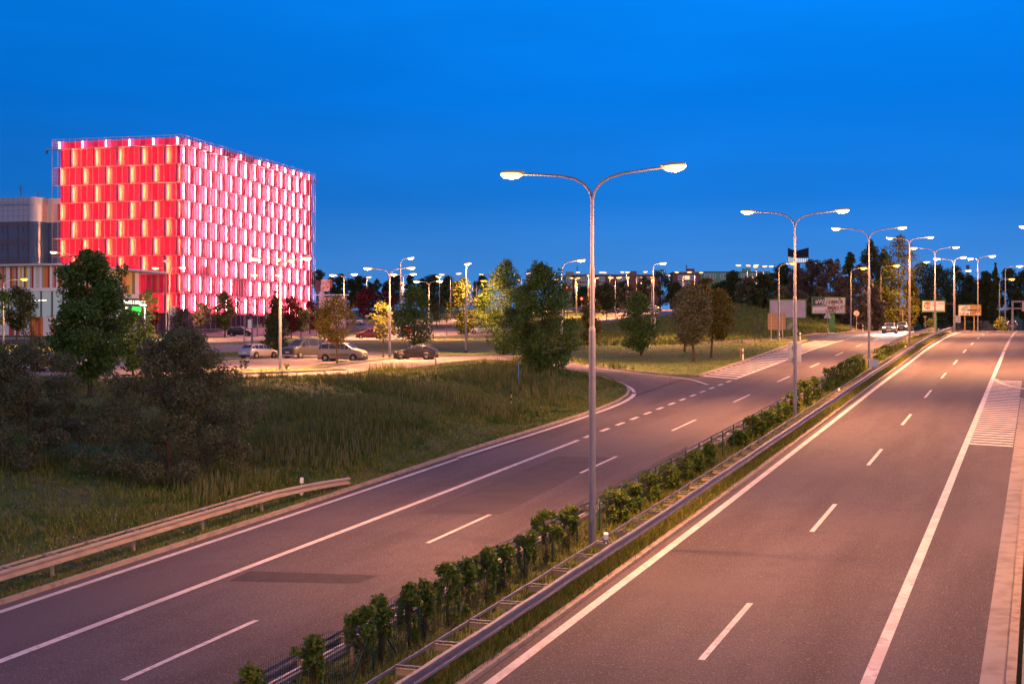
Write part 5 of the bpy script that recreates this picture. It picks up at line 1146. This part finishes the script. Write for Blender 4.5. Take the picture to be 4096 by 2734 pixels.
# ---------------------------------------------------------------- signs, boards and posts
def bb(label, u0, u1, v0, v1, d, build, frame=None, yaw=0, posts=(), post_m=None, cat='billboard', wedge=0, vfoot=None):
    c = P((u0 + u1) / 2, (v0 + v1) / 2, d); gz = g1(c.x, c.y); t = thing('billboard', label, cat, (c.x, c.y, gz), R(yaw)); w = (u1 - u0) * d / F / max(.4, math.cos(R(yaw))); h = (v1 - v0) * d / F; zc = c.z - gz
    fm = frame or M_fgreen; mb = MB(); e = .12
    for x, z, a, b_ in ((0, h / 2, w, e), (0, -h / 2, w, e), (w / 2 - e / 2, 0, e, h - e), (-w / 2 + e / 2, 0, e, h - e)): mb.box((x, 0, zc + z), (a, .30, b_), fm)
    mb.box((0, .08, zc), (w - .2, .1, h - .1), fm); mb.make('frame', t)
    mb = MB(); mb.box((0, -.03, zc), (w - 2 * e, .05, h - e), build[0]); po = mb.make('poster', t)
    mb = MB()
    for x, r in posts: mb.box((x * w, .22, zc / 2 - h / 4 - .2), (r, .2, zc - h / 2 + .5 + .2), post_m or fm)
    if posts: mb.make('post', t)
    return t, po, w, h, zc
M_fgreen = mat('green_frame', (.05, .22, .05), .5)
M_post = mat('poster_blank', (.46, .42, .52), .7, nz=(.8, (.42, .37, .46), .4, .6)); M_pw = mat('poster_white', (.66, .62, .66), .65); M_ink = mat('ink_dark', (.03, .025, .035), .6); M_inkr = mat('ink_maroon', (.16, .03, .04), .6)
bb('blank lilac billboard in a green frame on the embankment', 3078, 3224, 1198, 1271, 196, (M_post,), yaw=-6, posts=((.12, 1.5),), post_m=mat('painted_plinth', (.16, .23, .10), .8, nz=(1.1, (.45, .42, .42), .45, .6)))
t, po, w, h, zc = bb('torn-poster billboard with CRM lettering in a green frame', 3247, 3382, 1189, 1253, 216, (M_pw,), yaw=-3, posts=((.10, .8),))
X = lambda f: (f - .5) * (w - .24); Zf = lambda f: zc + (.5 - f) * (h - .12)
mb = MB(); mb.poly([(X(.0), -.058, Zf(.0)), (X(.40), -.058, Zf(.0)), (X(.44), -.058, Zf(.55)), (X(.2), -.058, Zf(.58)), (X(0), -.058, Zf(.62))][::-1], mat('ink_slate', (.05, .05, .065), .6))
mb.poly([(X(.0), -.060, Zf(.52)), (X(.43), -.060, Zf(.44)), (X(.44), -.060, Zf(.58)), (X(.2), -.060, Zf(.60)), (X(0), -.060, Zf(.62))][::-1], mat('ink_grey', (.25, .24, .27), .6))
mb.poly([(X(.37), -.064, Zf(.02)), (X(.74), -.064, Zf(.02)), (X(.745), -.064, Zf(.6)), (X(.735), -.064, Zf(.99)), (X(.50), -.064, Zf(.97)), (X(.44), -.064, Zf(.6))][::-1], mat('ink_tan', (.46, .31, .24), .7, nz=(3, (.36, .30, .28), .45, .6)))
mb.poly([(X(.75), -.060, Zf(.02)), (X(.86), -.060, Zf(.02)), (X(.92), -.060, Zf(.24))][::-1], mat('ink_red', (.30, .05, .05), .6)); mb.make('artwork', t)
mb = MB(); mb.poly([(X(.50), -.068, Zf(.72)), (X(.72), -.068, Zf(.62)), (X(.735), -.068, Zf(.98)), (X(.55), -.068, Zf(.97))][::-1], mat('ink_smudge', (.20, .16, .17), .7, nz=(5, (.5, .46, .45), .5, .56))); mb.make('torn_paper', t)
def tx_(s, fx, fz, size, m, al='LEFT', bold=0, sx=1): text('lettering', s, size, m, po, (X(fx), -.085, Zf(fz)), (R(90), 0, 0), al, sx, bold)
tx_('eWay', .09, .25, .95, M_pw, 'LEFT', .012, .9); tx_('CRM', .28, .41, .3, M_pw)
tx_('ETHRO', .38, .09, .62, M_pw, 'LEFT', .015, 1.0); tx_('N ANDE', .42, .29, .68, M_ink, 'LEFT', .02, 1.0); tx_('CK . B', .44, .47, .60, M_pw, 'LEFT', .012); tx_('BRNO 2', .47, .66, .60, M_ink, 'LEFT', .01)
tx_('CRM', .76, .60, .74, M_inkr); tx_('V OUTLOOKU', .385, .86, .72, M_inkr, 'LEFT', 0, .98); tx_('OUTLOOKCRM.CZ', .05, .90, .30, M_ink)
t, po, w, h, zc = bb('white billboard with a brown splash and small text in a green frame', 3689, 3779, 1202, 1246, 290, (M_pw,), yaw=-6, posts=((-.0, .25), (.12, .25)))
mb = MB(); r_ = random.Random(3); pts = [(X(.22) + math.cos(a) * (.16 * w + r_.uniform(-.12, .12)), -.06, Zf(.42) + math.sin(a) * (.34 * h + r_.uniform(-.1, .1))) for a in [k / 18 * 6.283 for k in range(18)]]
mb.poly(pts, mat('ink_brown', (.34, .15, .05), .7, nz=(2, (.20, .07, .03), .45, .6))); mb.poly([(X(.02), -.06, Zf(.97)), (X(.98), -.06, Zf(.97)), (X(.98), -.06, Zf(.92)), (X(.02), -.06, Zf(.92))][::-1] if False else [(X(.03), -.06, Zf(.96)), (X(.97), -.06, Zf(.96)), (X(.97), -.06, Zf(.90)), (X(.03), -.06, Zf(.90))], M_ink); mb.make('artwork', t)
tx_('OUR', .22, .50, .9, M_pw, 'CENTER', .02); tx_('23. 9. 2014 RUNTOUR', .44, .28, .42, M_inkr); tx_('BRNO', .44, .46, .36, M_inkr)
mb = MB()
for fx in (.25, .55, .75): mb.tube([(X(fx), 0, zc + h / 2), (X(fx) + .9, -1.1, zc + h / 2 + .9)], .05, M_mull, 5)
mb.make('lamp_arm', t)
t, po, w, h, zc = bb('orange and blue house-advert billboard reading 1 m2 za 1 Kc', 3834, 3923, 1219, 1261, 300, (mat('poster_ochre', (.42, .24, .05), .65),), yaw=-6, frame=mat('ochre_frame', (.34, .22, .05), .5), posts=((-.2, .25), (.2, .25)))
mb = MB(); mb.poly([(X(0), -.06, Zf(1)), (X(.52), -.06, Zf(1)), (X(.52), -.06, Zf(0)), (X(0), -.06, Zf(0))], mat('ink_sky', (.32, .46, .66), .6, nz=(.7, (.62, .68, .72), .45, .6)))
mb.poly([(X(.10), -.063, Zf(.62)), (X(.46), -.063, Zf(.58)), (X(.46), -.063, Zf(.22)), (X(.30), -.063, Zf(.14)), (X(.10), -.063, Zf(.34))], mat('ink_house', (.50, .52, .30), .6, nz=(2.4, (.25, .36, .12), .45, .6)))
mb.poly([(X(.40), -.064, Zf(.58)), (X(.98), -.064, Zf(.58)), (X(.98), -.064, Zf(.44)), (X(.40), -.064, Zf(.44))], mat('ink_blue', (.03, .05, .16), .6)); mb.poly([(X(.66), -.064, Zf(.97)), (X(.94), -.064, Zf(.97)), (X(.94), -.064, Zf(.80)), (X(.66), -.064, Zf(.80))], M_pw); mb.poly([(X(.0), -.066, Zf(.98)), (X(.52), -.066, Zf(.98)), (X(.52), -.066, Zf(.70)), (X(.0), -.066, Zf(.70))], M_pw); mb.make('artwork', t)
tx_('1 m\u00b2 za 1 K\u010d', .03, .85, .72, M_ink, 'LEFT', .02, .9)
def plate(label, u0, u1, v0, v1, d, shape, m, vfoot=None, posts=((0,),), pm=None, cat='road sign', yaw=0, name='road_sign', ribs=False, lean=None):
    c = P((u0 + u1) / 2, (v0 + v1) / 2, d); gz = P(0, vfoot, d).z if vfoot else g1(c.x, c.y); w = (u1 - u0) * d / F; h = (v1 - v0) * d / F; zc = c.z - gz; t = thing(name, label, cat, (c.x, c.y, gz), R(yaw))
    mb = MB(); th = .04
    if shape == 'rect':
        r = min(w, h) * .1; pts = []
        for cx, cz, a0 in ((w / 2 - r, h / 2 - r, 0), (-w / 2 + r, h / 2 - r, 90), (-w / 2 + r, -h / 2 + r, 180), (w / 2 - r, -h / 2 + r, 270)):
            for k in range(4): a = R(a0 + 30 * k); pts.append((cx + r * math.cos(a), cz + r * math.sin(a)))
    elif shape == 'disc': pts = [(w / 2 * math.cos(2 * math.pi * k / 24), h / 2 * math.sin(2 * math.pi * k / 24)) for k in range(24)]
    else: pts = [(-w / 2, -h / 2), (w / 2, -h / 2), (w * .06, h / 2), (-w * .06, h / 2)]
    f = [(x, -th, zc + z) for x, z in pts]; bk = [(x, 0, zc + z) for x, z in pts]; n = len(pts); mb.poly(f, m); mb.poly(bk[::-1], m)
    for i in range(n): j = (i + 1) % n; mb.poly([f[j], f[i], bk[i], bk[j]], m)
    if ribs:
        k = int(h / .17)
        for i in range(k): mb.box((0, -th - .02, zc - h / 2 + (i + .5) * h / k), (w, .05, .05), M_rust2)
    else:
        for z in (-.25, .25): mb.box((0, -th - .015, zc + z * h), (w * .8, .03, .04), pm or M_pole)
    mb.make('panel', t); mb = MB()
    for p in posts: mb.tube([(p[0] * w, -th - .07, -.3), (p[0] * w, -th - .07, zc + h * .45)], .045, pm or M_pole, 8)
    mb.make('post', t); return t
M_rust2 = mat('weathered_panel', (.36, .25, .19), .6, .1); M_rustd = mat('weathered_panel_dark', (.20, .13, .11), .7)
plate('large slatted sign back on two legs at the tip of the island', 3070, 3143, 1252, 1319, 178, 'rect', M_rustd, 1369, ((-.32,), (.32,)), mat('sign_leg', (.40, .34, .31), .5, .2), ribs=True, yaw=6)
plate('grey back of a triangular sign in front of the torn-poster billboard', 3295, 3325, 1246, 1272, 186, 'tri', M_signback, 1341)
plate('pale back of a round sign with a small plate below', 3414, 3437, 1241, 1263, 205, 'disc', mat('sign_pale', (.50, .42, .38), .5), 1322, pm=M_warmsteel)
t = plate('dark back of a small board far under the big poplar', 3598, 3622, 1240, 1262, 262, 'rect', mat('board_dark', (.09, .07, .08), .7), 1318, pm=M_warmsteel)
plate('small yellow-legged board on the island lawn', 2951, 2976, 1388, 1400, 138, 'rect', mat('board_tan', (.34, .25, .16), .6), 1438, ((-.1,),), mat('yellow_post', (.45, .34, .06), .6), cat='sign')
plate('white bus stop plate before the red building corner', 681, 704, 1226, 1262, 190, 'rect', M_white, 1350, cat='sign')
plate('blue and yellow round traffic sign at the lot entrance', 692, 710, 1338, 1358, 160, 'disc', mat('sign_blue', (.03, .16, .50), .4), 1385, pm=mat('sign_yellow', (.60, .32, .02), .5))
plate('yellow round traffic sign behind the rounded bush', 615, 634, 1338, 1358, 160, 'disc', mat('sign_yellow', (.60, .32, .02), .5), 1385)
plate('blue square sign with a white arrow by the round shrub', 4046, 4054, 1221, 1248, 262, 'rect', mat('sign_blue', (.03, .16, .50), .4), 1305)
plate('white notice board on two legs on the far verge', 1461, 1473, 1260, 1268, 262, 'rect', M_white, 1297, ((-.2,), (.2,)), cat='sign')
plate('grey notice panel behind the maple by the dark hatchback', 1583, 1600, 1308, 1350, 208, 'rect', M_signback, 1362, ((.2,),), cat='sign')
plate('low grey sign back at the crest below the house-advert billboard', 3822, 3842, 1262, 1290, 285, 'rect', M_signback, 1303)
plate('small warning plate on a post at the crest, below the runner billboard', 3693, 3706, 1264, 1268, 275, 'rect', M_rust2, 1300, pm=M_warmsteel)
def pole_plate(label, u0, u1, v0, v1, d, m):
    c = P((u0 + u1) / 2, (v0 + v1) / 2, d); w = (u1 - u0) * d / F; h = (v1 - v0) * d / F; mb = MB(); mb.box((0, .155, 0), (w, .03, h), m); 
    for z in (-.3, .3): mb.box((0, .125, z * h), (.3, .05, .06), M_pole)
    o = mb.make('sign_plate', loc=c); mod = o.modifiers.new('b', 'BEVEL'); mod.width = .02; mod.segments = 2; return tag(o, label, 'road sign')
pole_plate('pale blue-grey sign plate fixed to the second median lamp post', 3155, 3207, 1367, 1449, 82.9, M_signback)
pole_plate('grey rectangular sign plate on the orange lamp post by the big poplar', 3512, 3536, 1224, 1262, 260, M_signback)
pole_plate('pinkish double plate on the tall sign lamp, seen from behind', 2602, 2624, 1270, 1318, 176, mat('sign_pale', (.50, .42, .38), .5))
# gantry at the right edge
d = 240; a = on(4050, d); a.z = P(4050, 1322, d).z; t = thing('sign_gantry', 'overhead sign gantry with pink-lit panel backs at the right edge', 'gantry', a); zt = P(0, 1208, d).z - a.z; zm = P(0, 1233, d).z - a.z
mb = MB(); mb.box((0, 0, zt / 2), (.28, .28, zt), M_pole); mb.box((6, 0, zt + .1), (12.3, .35, .3), M_pole); mb.box((5, .1, zm), (14, .2, .22), M_pole); mb.box((12, 0, zt / 2 - 1), (.28, .28, zt + 2), M_pole); mb.make('frame', t)
for x, w_ in ((3.0, 2.9), (7.4, 4.5)): m = MB(); m.box((x, -.25, (zt + zm) / 2 - .2), (w_, .1, zt - zm + .55), mat('panel_back', (.42, .30, .25), .6)); m.make('sign_panel', t)
# cabinet, traffic camera post, signal, delineators and stakes
d = 113; c = on(3495, d); c.z = g1(c.x, d); mb = MB(); h = P(0, 1437, d).z - c.z; mb.box((0, 0, h / 2), (.62, .3, h), M_white); mb.box((0, 0, h), (.70, .38, .05), M_signback); mb.box((0, -.155, h / 2), (.56, .012, h * .9), mat('cabinet_door', (.62, .62, .66), .5)); mb.box((.2, -.17, h * .55), (.03, .02, .12), M_black); tag(mb.make('control_cabinet', loc=c), 'white control cabinet on the median beside the third lamp post', 'cabinet')
b = base(1008, 1379); d = b.y; t = thing('traffic_camera_post', 'grey post with a white box and a dark camera before the pink facade', 'post', b); mb = MB(); k = d / F; mb.lathe([(.13, -.3), (.12, 105 * k), (.09, 108 * k)], M_pole, 10); mb.make('pole', t)
mb = MB(); mb.box((-.25, -.15, 83 * k), (.42, .3, 36 * k), M_white); mb.make('box', t); mb = MB(); mb.box((-.15, -.1, 120 * k), (.5, .4, .3), M_black, .3); mb.tube([(0, 0, 105 * k), (-.1, 0, 118 * k)], .06, M_black, 6); mb.make('camera', t)
for u, v, d, lab in ((2269, 1151, 300, 'traffic signal glowing red behind the largest tree'), (2326, 1194, 310, 'small far traffic signal glowing red left of the nearest pole')):
    c = P(u, v, d); gz = g1(c.x, d); t = thing('traffic_signal', lab, 'traffic light', (c.x, d, gz), 0, 'traffic signals'); mb = MB(); mb.lathe([(.08, 0), (.07, c.z - gz)], M_pole, 8); mb.make('pole', t)
    mb = MB(); mb.box((0, -.15, c.z - gz - .3), (.42, .25, 1.15), M_black); mb.make('housing', t); mb = MB(); mb.lathe([(.24, -.30), (.2, -.34), (.02, -.36)], mat('signal_red', (.8, .02, .02), .3, emit=((1, .02, .01), 30)), 12, (0, 0, c.z - gz), 'y'); mb.make('red_light', t)
def delineator(label, u, v, d=None, loc=None):
    b = loc or (on(u, d) if d else base(u, v)); t = thing('delineator_post', label, 'delineator', b, 0, 'white delineator posts')
    mb = MB(); mb.box((0, 0, .25), (.13, .10, .7), M_white); mb.box((0, 0, .91), (.13, .10, .16), M_white); mb.poly([(-.065, -.05, .99), (.065, -.05, .99), (.065, .05, 1.05), (-.065, .05, 1.05)], M_white); mb.make('post', t); m = MB(); m.box((0, 0, .71), (.136, .106, .24), M_black); m.box((0, -.055, .71), (.05, .01, .14), M_white); m.make('reflector_band', t)
on_line = lambda u, tt: (tt - 13.3) / ((u - 2048) / F * CA - SA)
def med_del(label, u, vt, tt=1.0):
    d = on_line(u, tt); delineator(label, u, 0, loc=Vector((P(u, 0, d).x, d, P(u, vt, d).z - 1.05)))
med_del('white delineator on the guardrail beside the nearest lamp post', 2424, 2128); med_del('white delineator on the guardrail between the sign pole and third pole', 3356, 1551); med_del('white delineator on the guardrail beside the fourth lamp post', 3622, 1381); med_del('small white delineator on the crest guardrail below the fifth lamp post', 3754, 1314)
d = on_line(1207, -14.4); delineator('white delineator behind the near bank guardrail end', 0, 0, loc=Vector((P(1207, 0, d).x, d, P(1207, 1909, d).z - 1.05)))
delineator('white delineator at the tip of the island beside the slatted sign', 3201, 1366); delineator('white delineator next to the small yellow-legged board', 2972, 1440); delineator('far white delineator on the left verge below the round sign', 3452, 1322, 215)
def stake(label, u, v0, v1, d, cols, name='marker_stake'):
    b = on(u, d); h = P(0, v0, d).z - b.z; mb = MB(); n = len(cols)
    for i, c in enumerate(cols): mb.lathe([(.045, h * i / n - (.2 if i == 0 else 0)), (.045, h * (i + 1) / n)], c, 8)
    tag(mb.make(name, loc=b), label, 'stake', 'marker stakes on the grass bank')
M_yel = mat('yellow_paint', (.55, .42, .05), .5); M_blu = mat('blue_paint', (.10, .25, .50), .5)
stake('yellow stake with black ends at the top of the bank below the dark hatchback', 1743, 1432, 1535, hit(1743, 1528)[1], [M_black, M_yel, M_yel]); stake('yellow and black stake in the middle of the bank', 2045, 1562, 1632, hit(2045, 1630)[1], [M_black, M_yel, M_black, M_yel, M_black])
stake('blue stake in the grass left of the largest tree', 2074, 1446, 1535, hit(2074, 1534)[1], [M_blu]); stake('short brown stake in the grass right of the blue one', 2128, 1492, 1560, hit(2128, 1556)[1], [M_bark])
stake('white and dark striped stake on the lane edge behind the grey van', 1281, 1304, 1370, hit(1281, 1372)[1], [M_white, M_black, M_white, M_black, M_white])
# ---------------------------------------------------------------- grass, weeds and flowers
def inpoly(x, y, poly):
    ins = np.zeros(len(x), bool); n = len(poly)
    for i in range(n):
        a, b = poly[i], poly[(i + 1) % n]; c = ((a[1] > y) != (b[1] > y)); ins ^= c & (x < (b[0] - a[0]) * (y - a[1]) / (b[1] - a[1] + 1e-12) + a[0])
    return ins
PAVED = [hits(a) for a in (A1, A2, A3, A4, A5, A6, A7)] + [SLIP + [xy(111, -13), xy(90, -12.9), xy(73, -12.9)] + KN[1:] + [hit(2250, 1478)]] + [hits(S2U) + [xy(232, -16.5), xy(300, -14.5), xy(300, -13), xy(174, -13)] + hits(S2L)]
def blades(name, x, y, h, m, seed, nb=4, wid=.02, lean=.5, z0=0):
    r = np.random.default_rng(seed); n = len(x); z = G(x, y) + CZ + z0
    X = np.repeat(x, nb) + r.normal(size=n * nb) * .07; Y = np.repeat(y, nb) + r.normal(size=n * nb) * .07; Zb = np.repeat(z, nb) - .03; H = np.repeat(h, nb) * (.6 + .6 * r.random(n * nb))
    a = r.random(n * nb) * 6.283; l = H * lean * r.random(n * nb); wx, wy = np.cos(a) * wid, np.sin(a) * wid; dx, dy = -np.sin(a) * l, np.cos(a) * l
    v = np.stack([np.stack([X - wx, Y - wy, Zb], 1), np.stack([X + wx, Y + wy, Zb], 1), np.stack([X + dx + wx * .2, Y + dy + wy * .2, Zb + H], 1), np.stack([X + dx * .85 - wx * .3, Y + dy * .85 - wy * .3, Zb + H * .93], 1)], 1).reshape(-1, 3)
    o = npmesh(name, v, np.arange(len(v)).reshape(-1, 4), m); o['kind'] = 'stuff'; return o
MG = mat('grass_blade', (.070, .14, .016), .7, nz=[(.22, (.20, .175, .055), .56, .76), (.5, (.055, .13, .018), .50, .66)], pos=True, isl=((.12, .19, .026), (.19, .21, .038), (.25, .22, .070)), spec=.2); MW = mat('dry_weed', (.11, .14, .045), .8, nz=(.3, (.09, .14, .03), .5, .7), pos=True, isl=((.17, .19, .065), (.26, .25, .12), (.11, .15, .04)), spec=.1)
r = np.random.default_rng(11)
s_ = r.uniform(20, 150, 150000); t_ = -13.3 - 66 * r.random(150000) ** 1.25; x, y = xy(s_, t_); vis = (np.abs(x / y) < .40) & (y > 26) & (y < 150)
keep = vis & (r.random(len(x)) < np.clip(70 / y, .2, 1)); x, y = x[keep], y[keep]
for pv in PAVED: k = ~inpoly(x, y, pv); x, y = x[k], y[k]
k = ~(inpoly(x, y, LAWN) & (r.random(len(x)) < .5)); x, y = x[k], y[k]
_, tt_ = st(x, y); clump = np.sin(x * .35 + np.sin(y * .21) * 2) * np.sin(y * .27 + 1.3 * np.sin(x * .17))
mown = (y > 108) ; h = np.where(tt_ > -15, .14, .25 + .13 * clump); h = np.where(mown, .10, h)
blades('grass', x, y, h, MG, 12, 5, .017, .95)
k = (clump > .15) & (tt_ < -16) & (~mown) & (r.random(len(x)) < .45); blades('dry_weeds', x[k], y[k], .55 + .25 * clump[k], MW, 13, 4, .018, .35)
s_ = r.uniform(20, 200, 26000); t_ = np.where(r.random(26000) < .5, r.uniform(1.0, 1.74, 26000), r.uniform(-1.6, 1.4, 26000)); x, y = xy(s_, t_)
blades('grass', x, y, np.where(t_ > 1.0, .30, .24), mat('median_grass', (.090, .15, .016), .7, isl=((.16, .20, .026), (.22, .22, .040), (.28, .24, .075)), spec=.2), 14, 5, .014, .6)
s_ = r.uniform(20, 95, 5000); t_ = r.uniform(13.1, 15.5, 5000); x, y = xy(s_, t_); blades('grass', x, y, np.full(5000, .2), MG, 15, 5)
s_ = r.uniform(108, 300, 60000); t_ = -13.4 - 95 * r.random(60000) ** 1.2; x, y = xy(s_, t_); k = (np.abs(x / y) < .36) & (y > 120) & (x / y > .0)
x, y = x[k], y[k]
for pv in PAVED: k = ~inpoly(x, y, pv); x, y = x[k], y[k]
lawn = inpoly(x, y, LAWN)
blades('grass', x, y, np.where(lawn, .10, .45), MG, 16, 4, .035, .5)
k = (~lawn) & (r.random(len(x)) < .3); blades('dry_weeds', x[k], y[k], np.full(k.sum(), .6), MW, 17, 4, .03, .4)
n = 2600; s_ = r.uniform(24, 115, n); t_ = -13.6 - 45 * r.random(n) ** 1.4; x, y = xy(s_, t_); ok = np.abs(x / y) < .38
for pv in PAVED[:1] + PAVED[-2:]: ok &= ~inpoly(x, y, pv)
x, y = x[ok], y[ok]; z = G(x, y) + CZ + r.uniform(.15, .45, len(x)); q = r.uniform(.018, .048, len(x)); o_ = []
a = r.random(len(x)) * 6.28
v = np.stack([np.stack([x + np.cos(a + k * 1.571) * q, y + np.sin(a + k * 1.571) * q, z + (.02 if k % 2 else 0)], 1) for k in range(4)], 1).reshape(-1, 3)
fl = npmesh('wildflowers', v, np.arange(len(v)).reshape(-1, 4), mat('flower_white', (.62, .62, .55), .7)); fl['kind'] = 'stuff'
for u, v0, v1, wd, lab in ((1145, 1452, 1484, 46, 'tuft of dry seed heads on the kerbed island beside the lamp foot'), (2365 + 60, 1975, 2050, 40, 'leafy weed standing beyond the nearest lamp post')):
    b = base(u, v1) if u < 2000 else Vector(rp(51.5, -1.9, 0)); hh = (v1 - v0) * b.y / F; rr_ = random.Random(5); mb = MB()
    for i in range(26): ang = rr_.uniform(0, 6.28); l = rr_.uniform(.05, .35) * wd * b.y / F; mb.tube([(0, 0, -.05), (math.cos(ang) * l * .4, math.sin(ang) * l * .4, hh * .6), (math.cos(ang) * l, math.sin(ang) * l, hh * rr_.uniform(.7, 1))], [.012, .02, .025], MW if u < 2000 else LEAF['ivy'], 4)
    tag(mb.make('weed_tuft', loc=b), lab, 'weed')
